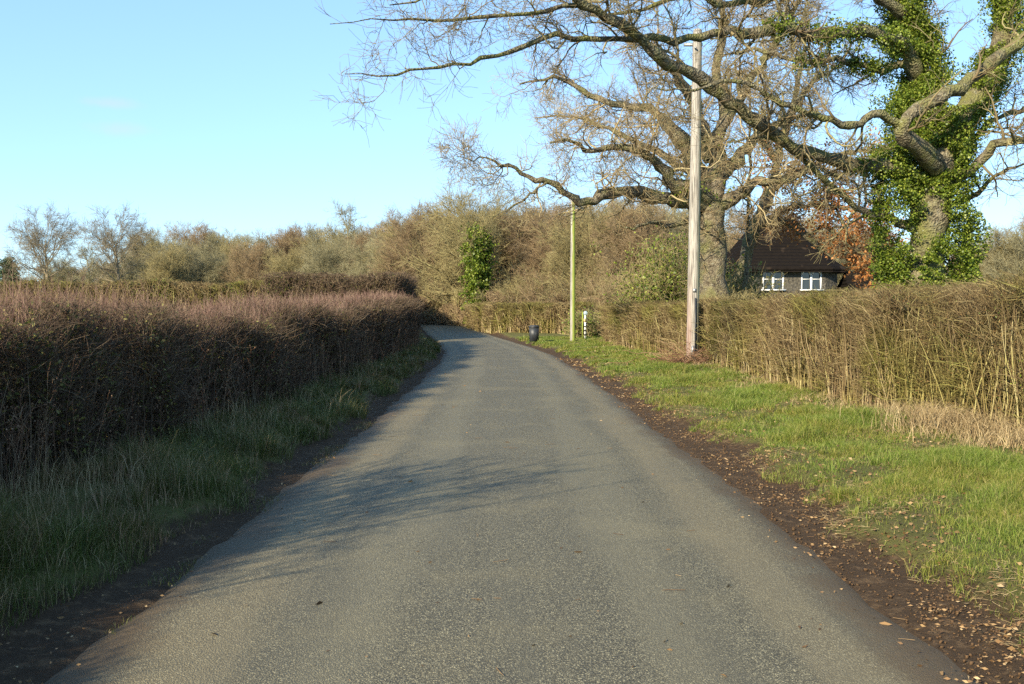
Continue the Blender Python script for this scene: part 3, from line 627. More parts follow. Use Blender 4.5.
# ------------------------------------------------------------------ young oak beside the cottage with withered orange leaves
oak3 = empty('oak_tree', (*P(763, 320, 40)[:2], 0))
tag(oak3, 'leaning oak in front of the cottage with an arching lit limb and withered orange leaves', 'tree')
qt = Q(); limbs = []
T3 = limb(qt, [(742, 350, 40, .36), (742, 290, 40, .29), (745, 255, 40, .27), (754, 228, 40, .29), (765, 205, 40, .27), (776, 165, 40, .20), (788, 120, 40, .18), (800, 80, 40, .11), (806, 40, 40, .05)], 28, .03, 12); limbs.append((T3, 1.4))
a1 = limb(qt, [(757, 224, 40, .26), (775, 219, 39.6, .23), (790, 224, 39.3, .20), (803, 232, 39, .18), (815, 243, 38.7, .14), (822, 250, 38.5, .10), (828, 252, 38.4, .03)], 18, .02, 10); limbs.append((a1, .5))
a2 = limb(qt, [(808, 237, 39, .10), (824, 226, 38.6, .09), (832, 232, 38.3, .07), (845, 245, 38, .06), (855, 262, 37.7, .05), (868, 278, 37.4, .035), (876, 288, 37.2, .02)], 20, .02, 7); limbs.append((a2, .7))
a2b = limb(qt, [(822, 227, 38.6, .06), (832, 213, 38.5, .04), (838, 205, 38.4, .02)], 8, .01, 5); limbs.append((a2b, .4))
a3 = limb(qt, [(770, 190, 40, .22), (800, 170, 39, .17), (830, 160, 38, .13), (860, 150, 37, .08), (885, 160, 36.5, .04)], 20, .04, 8); limbs.append((a3, 1.6))
a4 = limb(qt, [(776, 215, 39.8, .2), (800, 205, 39, .15), (830, 205, 38, .11), (860, 215, 37, .07), (890, 235, 36.2, .03)], 20, .04, 8); limbs.append((a4, 1.6))
a5 = limb(qt, [(776, 160, 40, .2), (755, 130, 39, .14), (740, 100, 38.6, .09), (735, 60, 38.4, .04)], 18, .04, 7); limbs.append((a5, 1.5))
a6 = limb(qt, [(835, 206, 38, .06), (850, 235, 37.4, .05), (862, 255, 37, .035), (885, 262, 36.6, .02)], 12, .04, 6); limbs.append((a6, 1.2))
rel(qt.build('trunk', M['oak_bark'], smooth=True), oak3)
qc = Q(); tips = oak_twigs(qc, limbs, 8, (.6, 1.8), (.35, 1.0), (.2, .5), 4, 3, .006, .02, .32)
rel(qc.build('crown', M['oak_twig']), oak3)
# withered leaves hang in sprays on the lower right-hand twigs
ql = Q(); tp = np.concatenate([t_.reshape(-1, 3) for t_ in tips])
xs = 512 + tp[:, 0] / tp[:, 1] * FPX; zs = tp[:, 2]
sel = tp[(tp[:, 0] > P(795, 0, 38)[0]) & (zs < 7.2) & (zs > 1.8)]
cl = sel[rng.integers(0, len(sel), 260)]
c = np.repeat(cl, 22, axis=0) + rng.normal(size=(260 * 22, 3)) * .20
cards(ql, c, np.array([[0, 0, -.6]]) + rng.normal(size=(len(c), 3)), .13, .6, .4)
sel2 = tp[(tp[:, 0] > P(760, 0, 39)[0]) & (zs > 4.5) & (zs < 8.5)]
cl = sel2[rng.integers(0, len(sel2), 240)]; c = np.repeat(cl, 13, axis=0) + rng.normal(size=(3120, 3)) * .22
cards(ql, c, rng.normal(size=(len(c), 3)), .12, .6, .4)
rel(ql.build('leaves', M['brown_leaf']), oak3)
# slim pole-like sapling between the two
sap = empty('sapling', (*P(747, 330, 36)[:2], 0)); tag(sap, 'slim straight pale sapling between the stout oak and the leaning oak', 'tree')
qt = Q(); s1 = limb(qt, [(745, 350, 36, .10), (747, 250, 36, .085), (749, 180, 36, .07), (750, 120, 36, .05), (752, 60, 36, .02)], 20, .02, 8)
rel(qt.build('trunk', M['oak_bark'], smooth=True), sap)
qc = Q(); oak_twigs(qc, [(s1, 2.5)], 7, (.6, 1.6), (.3, .8), (.2, .5), 4, 2, .006, .12, .2, .3); rel(qc.build('crown', M['oak_twig']), sap)

# ------------------------------------------------------------------ generic woodland trees (shared meshes)
def make_tree_mesh(h, r, trunk_r, mt, kind='round', n1=46, n2=7, n3=7, n4=4, rmin=.012, wig=.2, ivy=0, low=.12):
    """returns dict of meshes for trunk / crown (/ ivy)"""
    qt, qc = Q(), Q()
    ht = h * (.62 if kind != 'tall' else .72)
    tpts = walk(np.zeros((1, 3)), np.array([[0, 0, 1.0]]), np.array([ht]), 10, .05 if kind != 'tall' else .03, .1)
    trad = (trunk_r * np.linspace(1.15, .35, 10))[None]
    tubes(qt, tpts, trad, 8)
    if kind == 'tall': a, ar = sprout(tpts, trad, n1, .30, 1, (18, 42), (r * .8, r * 1.25), 8, .09, .10, .42, .3, .35, rmin * 1.5)
    elif kind == 'bush':
        n = n1; az = rng.uniform(0, 2 * np.pi, n)
        a = walk(rng.normal(size=(n, 3)) * np.array([r * .25, r * .25, 0]), np.c_[np.cos(az) * .6, np.sin(az) * .6, np.ones(n)], rng.uniform(.6, 1.05, n) * h, 9, .14, .02)
        ar = np.linspace(trunk_r * .5, rmin, 9)[None] * np.ones((n, 1))
    else:
        a, ar = sprout(tpts, trad, n1, low, 1, (20, 85), (r * .92, r * 1.12), 9, wig * .6, .05, .45, .25, .22, rmin * 1.5)
    ar = np.minimum(ar, trunk_r * .4)
    tubes(qt, a, ar, 5)
    b, br = sprout(a, ar, n2, .2, 1, (20, 65), (r * .25, r * .55), 6, wig, .04, .55, .4, .4, rmin); tubes(qc, b, br, 3)
    c, cr = sprout(b, br, n3, .1, 1, (20, 65), (r * .12, r * .3), 4, wig, .04, .7, .6, .4, rmin * .8); tubes(qc, c, cr, 3)
    if n4:
        d, dr = sprout(c, cr, n4, .1, 1, (15, 60), (r * .06, r * .16), 2, wig, .04, .8, .6, .2, rmin * .6); tubes(qc, d, dr, 3)
    res = {'trunk': (qt, mt[0]), 'crown': (qc, mt[1])}
    if ivy:
        qi = Q(); ivy_on(qi, tpts, trad, ivy, .02, 1.0, r * .40, .15, 2.2)
        i = rng.integers(0, len(a), ivy // 2); j = rng.integers(0, 4, ivy // 2); cards(qi, a[i, j] + rng.normal(size=(ivy // 2, 3)) * .35, rng.normal(size=(ivy // 2, 3)), .16, .9, .5)
        res['ivy'] = (qi, M['ivy'])
    return res
protos = {}
def define(key, **k):
    parts = make_tree_mesh(**k); protos[key] = []
    for nm, (q_, m_) in parts.items():
        o = q_.build(nm, m_, smooth=(nm == 'trunk')); col.objects.unlink(o); protos[key].append((nm, o))
def plant(key, name, label, x, y, s=1.0, rz=None, group=None, sz=None, cat='tree', kind=None):
    root = empty(name, (x, y, float(hills(x, y)) - .05), rng.uniform(0, 6.28) if rz is None else rz); root.scale = (s, s, sz or s)
    tag(root, label, cat, group, kind)
    for nm, o in protos[key]:
        c = o.copy(); c.name = nm; col.objects.link(c); c.parent = root
    return root
wt = (M['wood_twig'], M['wood_twig']); wg = (M['wood_twig_grey'], M['wood_twig_grey']); wb = (M['wood_twig_brown'], M['wood_twig_brown']); pl_ = (M['pale_twig'], M['pale_twig'])
define('a', h=9, r=4.2, trunk_r=.20, mt=wt, n1=62, n3=8, n4=5, low=.10)
define('b', h=9, r=4.0, trunk_r=.20, mt=wg, n1=62, n3=8, n4=5, low=.08)
define('c', h=9, r=4.4, trunk_r=.20, mt=wb, n1=62, n3=8, n4=5, low=.10)
define('bush', h=5, r=3.2, trunk_r=.12, mt=wb, kind='bush', n1=60, n2=9, n3=6, n4=3)
define('bushg', h=5, r=3.2, trunk_r=.12, mt=wt, kind='bush', n1=60, n2=9, n3=6, n4=3)
define('tall', h=13, r=3.4, trunk_r=.18, mt=wg, kind='tall', n1=30, n2=6, n3=5, n4=2, rmin=.014)
define('pale', h=12, r=4.6, trunk_r=.20, mt=pl_, n1=26, n2=8, n3=8, n4=3, rmin=.013, low=.45)
define('ash', h=11, r=5.6, trunk_r=.30, mt=wt, n1=60, n2=8, n3=7, n4=4, rmin=.013, low=.12)
def at(px, Y): return ((px - 512) / FPX * Y, Y)
define('ivied', h=11.2, r=2.6, trunk_r=.28, mt=wt, n1=26, n2=6, n3=6, n4=2, rmin=.013, ivy=15000, low=.35)
plant('ivied', 'ivy_clad_tree', 'slim tree thickly clad in bright green ivy beyond the bend in the lane', *at(480, 70), .92, .4)
plant('ash', 'ash_tree', 'broad tall bare tree just behind the slim ivy clad tree', *at(474, 78), 1.02, .4)
# distinct skyline trees
plant('pale', 'bare_tree', 'pale spreading bare tree standing alone on the far left skyline', *at(46, 112), 1.12)
plant('pale', 'bare_tree', 'pale bare tree on the left skyline above the reddish hedge shoots', *at(118, 108), 1.08, 1.0)
plant('tall', 'bare_tree', 'slender pale tree between the two pale spreading trees on the left skyline', *at(92, 105), .66, 2.0)
plant('tall', 'bare_tree', 'tall narrow bare tree rising highest from the woodland left of the ivy clad tree', *at(350, 122), 1.18, 1.0)
plant('tall', 'bare_tree', 'bare forked tree rising over the woodland just left of the tall narrow one', *at(316, 130), .98, 3.0)
plant('tall', 'bare_tree', 'thin crooked tree standing up at the left end of the skyline trees over the wood', *at(268, 135), .92, 2.2)
plant('b', 'bare_tree', 'small rounded grey tree beside the pale lone tree on the left skyline', *at(60, 122), .85, 2.2)
# far woodland line: rounded crowns
lab = 'rounded bare olive tree in the far woodland beyond the left hedges'
xs_ = [(76, 150, .8), (130, 140, 1.0), (152, 165, 1.25), (176, 150, 1.12), (198, 185, 1.5), (222, 170, 1.35), (246, 160, 1.15), (268, 150, 1.1), (290, 140, 1.08), (312, 150, 1.15), (334, 135, 1.1), (356, 128, 1.05), (378, 120, 1.05), (398, 112, 1.0), (140, 190, 1.4), (235, 200, 1.5), (300, 180, 1.4), (345, 165, 1.3), (100, 175, 1.0), (20, 170, .8), (390, 150, 1.25), (60, 160, .75), (170, 130, .85), (212, 135, .85), (255, 130, .85), (325, 118, .85), (290, 122, .8), (370, 105, .8)]
for i, (px, Y, s_) in enumerate(xs_):
    plant('abc'[(i * 5) % 2 if i % 4 else 2], 'woodland_tree', lab, *at(px, Y), s_ * 1.2, group='far woodland beyond the left hedges', sz=s_ * rng.uniform(1.12, 1.24) * (.84 if px < 150 else 1))
lab = 'bare brown tree in the wood around the broad ivy clad tree beyond the bend'
for i, (px, Y, s_) in enumerate([(412, 95, 1.0), (430, 88, 1.02), (448, 92, 1.15), (500, 84, 1.0), (520, 78, .92), (424, 104, 1.1), (545, 80, .95), (450, 108, 1.1), (398, 98, .85), (535, 95, 1.1), (500, 100, 1.15)]):
    plant('acb'[i % 3], 'woodland_tree', lab, *at(px, Y), s_ * 1.15, group='wood around the ivy clad tree', sz=s_ * rng.uniform(1.0, 1.12))
lab = 'tangled bare brown tree in the wood between the thin pole and the stout oak'
for i, (px, Y, s_) in enumerate([(570, 74, .92), (592, 68, .85), (614, 74, .92), (638, 66, .82), (660, 72, .9), (684, 66, .85), (600, 84, 1.05), (650, 86, 1.05), (700, 80, 1.0), (560, 88, 1.0)]):
    plant('cab'[i % 3], 'woodland_tree', lab, *at(px, Y), s_ * 1.1, group='wood behind the thin pole', sz=s_ * rng.uniform(1.05, 1.2))
lab = 'leafless bush at the foot of the wood behind the hedge and the thin pole'
for i, (px, Y, s_) in enumerate([(505, 74, .8), (528, 70, .8), (555, 68, .8), (590, 66, .8), (618, 63, .78), (640, 60, .75), (660, 60, .8), (682, 54, .7), (604, 70, .95), (545, 74, 1.0), (575, 72, .95), (632, 66, .9)]):
    plant(('bush', 'bushg')[i % 2], 'bush', lab, *at(px, Y), s_, group='bushes in front of the wood', cat='bush')
plant('bushg', 'bush', 'leafless bush hiding the foot of the stout oak right of the wooden pole', *at(716, 32.4), .46, cat='bush')
lab = 'bare tree in the wood behind the flint cottage'
for i, (px, Y, s_) in enumerate([(725, 84, .9), (752, 88, .95), (790, 92, .9), (822, 90, .82), (850, 84, .8), (880, 88, .8), (905, 92, .8), (770, 74, 1.0), (808, 78, 1.0), (842, 74, .9), (868, 78, .9)]):
    plant('bca'[i % 3], 'woodland_tree', lab, *at(px, Y), s_, group='trees behind the cottage')
lab = 'bare brown tree or bush beyond the hedge right of the ivy covered oak'
for i, (px, Y, s_) in enumerate([(975, 62, .62), (998, 58, .68), (1020, 56, .72), (1045, 58, .8), (960, 70, .6), (1080, 60, .8)]):
    plant('cab'[i % 3], 'woodland_tree', lab, *at(px, Y), s_, group='trees right of the ivy covered oak')
# dark evergreen at the left edge
con = empty('evergreen_tree', (*at(8, 120), 0.6)); tag(con, 'dark evergreen tree at the left edge of the far tree line', 'tree')
q = Q(); tp_ = walk(np.zeros((1, 3)), np.array([[0, 0, 1.]]), np.array([6.4]), 9, .03, .1); tubes(q, tp_, np.linspace(.22, .05, 9)[None], 6)
a, ar = sprout(tp_, np.linspace(.2, .05, 9)[None], 130, .08, 1, (50, 95), (2.0, 3.2), 5, .12, .02, .4, .3, .72, .02); tubes(q, a, ar, 3); q.build('trunk', M['wood_twig'], con)
q = Q(); i = rng.integers(0, len(a), 9000); j = rng.integers(1, 5, 9000); cards(q, a[i, j] + rng.normal(size=(9000, 3)) * .22, rng.normal(size=(9000, 3)), .32, .4, .5); q.build('crown', M['conifer'], con)
# low scrub along the foot of the woods reads as one mass
hedge('scrub', 'low brown scrub along the foot of the far woodland', [(-110, 128), (-70, 122), (-45, 115), (-25, 110), (-16, 105)], +1, lambda u: 2.2 + .6 * np.sin(u * .3) + .4 * np.sin(u * 1.1), 4, lambda d: 110000 / d, (M['wood_twig'],) * 4, leaffrac=0, stemfrac=0, kind='stuff', cat=None)
hedge('scrub', 'low scrub along the foot of the wood beyond the bend', [(-8, 84), (-2, 74), (4, 66), (10, 60), (14, 66), (22, 72), (32, 74), (44, 66)], -1, lambda u: 1.6 + .4 * np.sin(u * .5) + .4 * np.sin(u * 1.3), 3, lambda d: 90000 / d, (M['wood_twig_brown'],) * 4, leaffrac=0, stemfrac=0, kind='stuff', cat=None)

# ------------------------------------------------------------------ cottage
cot = empty('cottage', (16.2, 58, 0)); tag(cot, 'small flint cottage with steep shade-toned roof and two white arched windows behind the hedge', 'house')
def flint():
    m, n, b, o = mat_new('flint_wall'); tc = coords(n)
    vo = n.nodes.new('ShaderNodeTexVoronoi'); vo.inputs['Scale'].default_value = 9; n.links.new(tc.outputs['Object'], vo.inputs['Vector'])
    sp = n.nodes.new('ShaderNodeSeparateColor'); n.links.new(vo.outputs['Color'], sp.inputs[0])
    r = ramp(n, [(0, (.02, .018, .016)), (.6, (.055, .05, .04)), (1, (.12, .105, .08))]); n.links.new(sp.outputs[0], r.inputs[0])  # dark grey flint, toned lower to stand for tree shade on the front
    c = mixc(n, mrange(n, vo.outputs['Distance'], .35, .6, 0, .8), r.outputs[0], (.075, .066, .048)); n.links.new(c, b.inputs['Base Color']); b.inputs['Roughness'].default_value = .8
    bp = n.nodes.new('ShaderNodeBump'); bp.inputs['Distance'].default_value = .03; bp.invert = True; n.links.new(vo.outputs['Distance'], bp.inputs['Height']); n.links.new(bp.outputs[0], b.inputs['Normal'])
    return m
def thatch():
    m, n, b, o = mat_new('shade_toned_roof'); tc = coords(n)
    mp = n.nodes.new('ShaderNodeMapping'); mp.inputs['Scale'].default_value = (3.5, 3.5, 9); n.links.new(tc.outputs['Object'], mp.inputs[0])
    nz = noise(n, 1.5, 6, .7, mp.outputs[0]); wv = n.nodes.new('ShaderNodeTexWave'); wv.bands_direction = 'Z'; wv.inputs['Scale'].default_value = 1.6; wv.inputs['Distortion'].default_value = .6; n.links.new(tc.outputs['Object'], wv.inputs['Vector'])
    n2 = noise(n, .7, 3, .5, tc.outputs['Object'])
    c = mixc(n, nz.outputs[0], (.006, .005, .0045), (.020, .0155, .0125)); c = mixc(n, mrange(n, n2.outputs[0], .60, .66, 0, .8), c, (.045, .032, .022)); n.links.new(c, b.inputs['Base Color']); b.inputs['Roughness'].default_value = .95; b.inputs['Specular IOR Level'].default_value = .05  # near-black tones stand for tree shade, brown blotches for the sunlit patch
    bp = n.nodes.new('ShaderNodeBump'); bp.inputs['Distance'].default_value = .09; n.links.new(math_(n, 'ADD', wv.outputs[0], nz.outputs[0]), bp.inputs['Height']); n.links.new(bp.outputs[0], b.inputs['Normal'])
    return m
mflint, mroof = flint(), thatch()
mwhite = plain('white_paint', (.72, .73, .72), .45, .4, 0, .06); mdark = plain('dark_glass', (.02, .024, .028), .08, .8, 0, .3, 3)
# walls: polygonal right end, measured from the photograph
wx = [(-3.3, 0), (2.05, 0), (2.9, .55), (3.2, 1.6), (3.2, 5.0), (-3.3, 5.0)]; EH = 4.0
q = Q(); k = len(wx)
for i in range(k):
    a_, b2_ = wx[i], wx[(i + 1) % k]
    if i == 0:   # front wall pierced by two double windows
        xs1 = [-3.3, -1.62, -.38, .62, 1.82, 2.05]; zz = [0, 2.68, 3.80, EH]
        for xi in range(5):
            for zi in range(3):
                if zi == 1 and xi in (1, 3): continue
                q.add([[xs1[xi], 0, zz[zi]], [xs1[xi + 1], 0, zz[zi]], [xs1[xi + 1], 0, zz[zi + 1]], [xs1[xi], 0, zz[zi + 1]]], [[0, 1, 2, 3]])
        for (xa, xb) in ((-1.62, -.38), (.62, 1.82)):     # reveals
            za, zb, dp = 2.68, 3.80, .22
            q.add([[xa, 0, za], [xb, 0, za], [xb, dp, za], [xa, dp, za], [xa, 0, zb], [xb, 0, zb], [xb, dp, zb], [xa, dp, zb]], [[0, 1, 2, 3], [4, 7, 6, 5], [0, 3, 7, 4], [1, 5, 6, 2]])
    else:
        q.add([[*a_, 0], [*b2_, 0], [*b2_, EH], [*a_, EH]], [[0, 1, 2, 3]])
q.build('wall', mflint, cot)
ev = [(-3.8, -.5), (2.3, -.5), (3.35, .25), (3.75, 1.5), (3.75, 5.5), (-3.8, 5.5)]; ze = 3.9
rdg = [(-1.5, 2.5), (.6, 2.5)]; zr = 6.9
q = Q(); n_ = 8
def slope(a, b, c, d, q=q):
    a, b, c, d = map(np.array, (a, b, c, d)); vs = []
    for i in range(n_ + 1):
        t = i / n_; sag = -.18 * math.sin(math.pi * t)
        for j in range(n_ + 1):
            u_ = j / n_; lo = a * (1 - u_) + b * u_; hi = d * (1 - u_) + c * u_; p = lo * (1 - t) + hi * t; p = p + np.array([0, 0, sag]); vs.append(p)
    q.add(vs, [[i * (n_ + 1) + j, i * (n_ + 1) + j + 1, (i + 1) * (n_ + 1) + j + 1, (i + 1) * (n_ + 1) + j] for i in range(n_) for j in range(n_)])
e3 = [(*p, ze) for p in ev]; r1, r2 = (*rdg[0], zr), (*rdg[1], zr)
slope(e3[0], e3[1], r2, r1); slope(e3[1], e3[2], r2, r2); slope(e3[2], e3[3], r2, r2); slope(e3[3], e3[4], r2, r2); slope(e3[4], e3[5], r1, r2); slope(e3[5], e3[0], r1, r1)
for i in range(6):
    a_, b2_ = np.array(e3[i]), np.array(e3[(i + 1) % 6]); dn = np.array([0, 0, -.22]); q.add([a_ + dn, b2_ + dn, b2_, a_], [[0, 1, 2, 3]])
q.build('roof', mroof, cot, smooth=True)
for (xa, xb) in ((-1.62, -.38), (.62, 1.82)):
    zl, zh = 2.68, 3.80; mid_ = (xa + xb) / 2
    wq = Q(); box(wq, (mid_, -.06, zl - .07), xb - xa + .16, .28, .07)                     # sill
    for x_ in (xa + .04, xb - .04, mid_): box(wq, (x_, .05, zl), .09 if x_ != mid_ else .13, .09, zh - zl - (.25 if x_ != mid_ else .12))
    fr_ = wq.build('window', mwhite, cot)
    aq = Q()
    for (p0, p1) in ((xa, mid_), (mid_, xb)):
        cxw = (p0 + p1) / 2; rw = (p1 - p0) / 2 - .03; an = np.linspace(0, np.pi, 13)
        arc = np.stack([cxw + rw * np.cos(an), np.full(13, .05), zh - rw - .02 + rw * np.sin(an)], 1); tubes(aq, arc[None], np.full((1, 13), .06), 4)
        box(aq, (cxw, .055, zl + .58), rw * 2, .03, .035)
    aq.build('arch', mwhite, fr_)
    # wall infill over the arches
    iq = Q()
    for (p0, p1) in ((xa, mid_), (mid_, xb)):
        cxw = (p0 + p1) / 2; rw = (p1 - p0) / 2 - .03; an = np.linspace(0, np.pi, 13)
        for s0, s1 in zip(an[:-1], an[1:]):
            x0_, x1_ = cxw + rw * math.cos(s0), cxw + rw * math.cos(s1); z0_, z1_ = zh - rw - .02 + rw * math.sin(s0), zh - rw - .02 + rw * math.sin(s1)
            iq.add([[x0_, .03, z0_], [x1_, .03, z1_], [x1_, .03, zh], [x0_, .03, zh]], [[0, 1, 2, 3]])
    iq.build('spandrel', mflint, fr_)
    gq = Q(); gq.add([[xa, .12, zl], [xb, .12, zl], [xb, .12, zh], [xa, .12, zh]], [[0, 1, 2, 3]]); gq.build('pane', mdark, fr_)
shed = empty('shed', (21.4, 57, 0)); tag(shed, 'low dark outbuilding just right of the cottage, half hidden by the hedge', 'shed')
q = Q(); box(q, (0, 1.5, 0), 3.6, 3, 2.5); q.build('wall', mflint, shed)
q = Q(); slope((-2.1, -.3, 2.45), (2.1, -.3, 2.45), (1.9, 1.5, 3.75), (-1.9, 1.5, 3.75), q); slope((2.1, 3.3, 2.45), (-2.1, 3.3, 2.45), (-1.9, 1.5, 3.75), (1.9, 1.5, 3.75), q)
slope((-2.1, 3.3, 2.45), (-2.1, -.3, 2.45), (-1.9, 1.5, 3.75), (-1.9, 1.5, 3.75), q); slope((2.1, -.3, 2.45), (2.1, 3.3, 2.45), (1.9, 1.5, 3.75), (1.9, 1.5, 3.75), q)
q.build('roof', mroof, shed)

# ------------------------------------------------------------------ poles, bin, marker
def pole_wood(name, green):
    m, n, b, o = mat_new(name); tc = coords(n)
    mp = n.nodes.new('ShaderNodeMapping'); mp.inputs['Scale'].default_value = (14, 14, .5); n.links.new(tc.outputs['Object'], mp.inputs[0])
    nz = noise(n, 3, 6, .65, mp.outputs[0]); n2 = noise(n, 1.6, 4, .6, tc.outputs['Object'])
    sx = n.nodes.new('ShaderNodeSeparateXYZ'); n.links.new(tc.outputs['Object'], sx.inputs[0])
    c = mixc(n, mrange(n, nz.outputs[0], .35, .62), (.10, .09, .08), (.40, .375, .33))
    red = math_(n, 'MULTIPLY', mrange(n, math_(n, 'ADD', sx.outputs['X'], math_(n, 'MULTIPLY', n2.outputs[0], .06)), .02, -.10), mrange(n, sx.outputs['Z'], 3.2, .5))
    c = mixc(n, math_(n, 'MULTIPLY', red, .55 if not green else 0), c, (.28, .16, .12))
    gr = mrange(n, math_(n, 'ADD', sx.outputs['X'], math_(n, 'MULTIPLY', math_(n, 'SUBTRACT', n2.outputs[0], .5), .10)), -.07 if green else .03, .02 if green else .14)
    c = mixc(n, math_(n, 'MULTIPLY', gr, .9 if green else .6), c, (.24, .30, .035) if green else (.24, .26, .12))
    n.links.new(c, b.inputs['Base Color']); b.inputs['Roughness'].default_value = .85; b.inputs['Specular IOR Level'].default_value = .2
    bp = n.nodes.new('ShaderNodeBump'); bp.inputs['Strength'].default_value = .6; bp.inputs['Distance'].default_value = .012; n.links.new(nz.outputs[0], bp.inputs['Height']); n.links.new(bp.outputs[0], b.inputs['Normal'])
    return m
mgrey = plain('galvanised_metal', (.35, .36, .36), .45, .5, .7)
mblack = plain('black_plastic', (.028, .032, .038), .45, .5, 0, .25)
pb = P(693, 368, 26.8) - np.array([.02, 0, 0])
pole = empty('utility_pole', (pb[0], 26.8, .12)); tag(pole, 'tall weathered wooden utility pole standing against the right hedge', 'pole')
q = Q(); lathe(q, (0, 0, -.1), [(.168, 0), (.166, .6), (.157, 2.5), (.142, 5), (.122, 8.5), (.118, 8.95), (.10, 9.0), (.001, 9.02)], 22); po = q.build('post', pole_wood('weathered_pole', False), pole, smooth=True)
po.rotation_euler = (0, R(.55), 0)
q = Q(); box(q, (-.005, -.174, .25), .10, .012, .22); q.build('plate', mgrey, pole)
q = Q(); box(q, (.02, -.166, 1.9), .08, .012, .10); q.build('plate', mgrey, pole)
q = Q(); box(q, (.045, -.172, .15), .035, .03, 1.6); q.build('cable_guard', mblack, pole)
for k_ in range(2):
    q = Q(); box(q, (0, -.17, 8.35 + .25 * k_), .035, .10, .035); q.build('bolt', mgrey, pole)
q = Q(); box(q, (0, .17, 8.5), .5, .06, .08); q.build('bracket', mgrey, pole)
pb = P(572, 343.5, 44.5)
pole2 = empty('utility_pole', (pb[0] + .03, 44.5, .05)); tag(pole2, 'thin pole with bright green algae on one side standing beyond the black bin', 'pole')
q = Q(); lathe(q, (0, 0, 0), [(.115, 0), (.11, 2.5), (.10, 5), (.092, 6.4), (.08, 6.44), (.001, 6.45)], 16); q.build('post', pole_wood('algae_pole', True), pole2, smooth=True)
q = Q(); lathe(q, (0, 0, 6.44), [(.10, 0), (.10, .05), (.001, .07)], 14); q.build('cap', mgrey, pole2)

binp = P(534, 343.5, 44.2)
bn = empty('wheelie_bin', (binp[0], 44.2, float(gz(binp[0] + .3, 44.2)) + .01), R(4)); tag(bn, 'black bin with a lid standing on the grass verge at the bend', 'bin')
q = Q()
v = np.array([[-.19, -.18, .03], [.19, -.18, .03], [.19, .18, .03], [-.19, .18, .03], [-.205, -.19, .67], [.205, -.19, .67], [.205, .19, .67], [-.205, .19, .67]]); q.add(v, [[0, 3, 2, 1], [0, 1, 5, 4], [1, 2, 6, 5], [2, 3, 7, 6], [3, 0, 4, 7], [4, 5, 6, 7]])
box(q, (0, 0, .63), .43, .40, .035)
for sx_ in (-.07, .07): box(q, (sx_, -.172, .12), .02, .03, .42)
q.build('body', mblack, bn)
q = Q(); box(q, (0, -.005, .672), .455, .43, .03); box(q, (0, 0, .702), .42, .39, .045, 0, .72); box(q, (0, .215, .67), .30, .05, .05); q.build('lid', mblack, bn)
for sx_ in (-.19, .19):
    q = Q(); pr = [(.0005, -.025), (.07, -.025), (.08, -.015), (.08, .015), (.07, .025), (.0005, .025)]
    lathe(q, (0, 0, 0), pr, 16); wo = q.build('wheel', mblack, bn, smooth=False); wo.rotation_euler = (0, R(90), 0); wo.location = (sx_ * .8, .17, .08)

mp_ = P(585.2, 338, 47.0); gzm = float(gz(mp_[0], 47.0))
mk = empty('marker_post', (mp_[0], 47, gzm)); tag(mk, 'short black and white banded marker post with small round plate in the hedge gap', 'post')
mblk = plain('black_paint', (.025, .025, .025), .5, .4)
zb_ = [0, .16, .24, .36, .44, .56, .62, .80, .84, 1.12]
q = Q(); box(q, (0, 0, 0), .085, .085, 1.12); q.build('post', plain('white_post', (.75, .74, .70), .5, .4), mk)
for i in range(1, 8, 2):
    q = Q(); box(q, (0, 0, zb_[i]), .089, .089, zb_[i + 1] - zb_[i]); q.build('band', mblk, mk)
q = Q(); box(q, (0, -.055, .82), .16, .02, .15, 0, .9); q.build('plate', plain('cream_plate', (.62, .45, .20), .5, .4), mk)
q = Q(); lathe(q, (0, 0, 0), [(.001, -.02), (.09, -.02), (.10, 0), (.09, .02), (.001, .02)], 18); h_ = q.build('disc', plain('blue_grey_disc', (.30, .38, .42), .4, .5), mk); h_.location = (.01, -.04, 1.22); h_.rotation_euler = (R(90), 0, 0)
sk = empty('stake', (mp_[0] - .15, 46.7, gzm)); tag(sk, 'thin yellow green stake just left of the banded marker post', 'stake')
q = Q(); box(q, (0, 0, 0), .045, .045, 1.28, 0, .8); q.build('stick', plain('algae_wood', (.28, .33, .06), .8, .2), sk)
# leafy plants round the marker
small_ivy((mp_[0] + .1, 48.6, 0), 1.5, .9, 2600, 'shrub', 'dark leafy shrub filling the gap in the hedge behind the banded post', .11)

# brush heap round the foot of the pole
bh = empty('brush_heap', (pole.location.x, 26.5, .1)); tag(bh, 'heap of dead brown bramble stems round the foot of the wooden pole', 'brush')
q = Q(); n = 420; az = rng.uniform(0, 2 * np.pi, n); p = np.c_[rng.normal(size=(n, 2)) * [.42, .25], np.abs(rng.normal(size=n)) * .12]
d = np.c_[np.cos(az), np.sin(az) * .5, rng.normal(size=n) * .35]; pts = walk(p, d, rng.uniform(.3, 1.1, n), 6, .22, -.03); pts[:, :, 2] = np.clip(pts[:, :, 2], .01, .6)
tubes(q, pts, rng.uniform(.003, .008, (n, 1)) * np.ones((1, 6)), 3); q.build('stems', M['bramble'], bh)

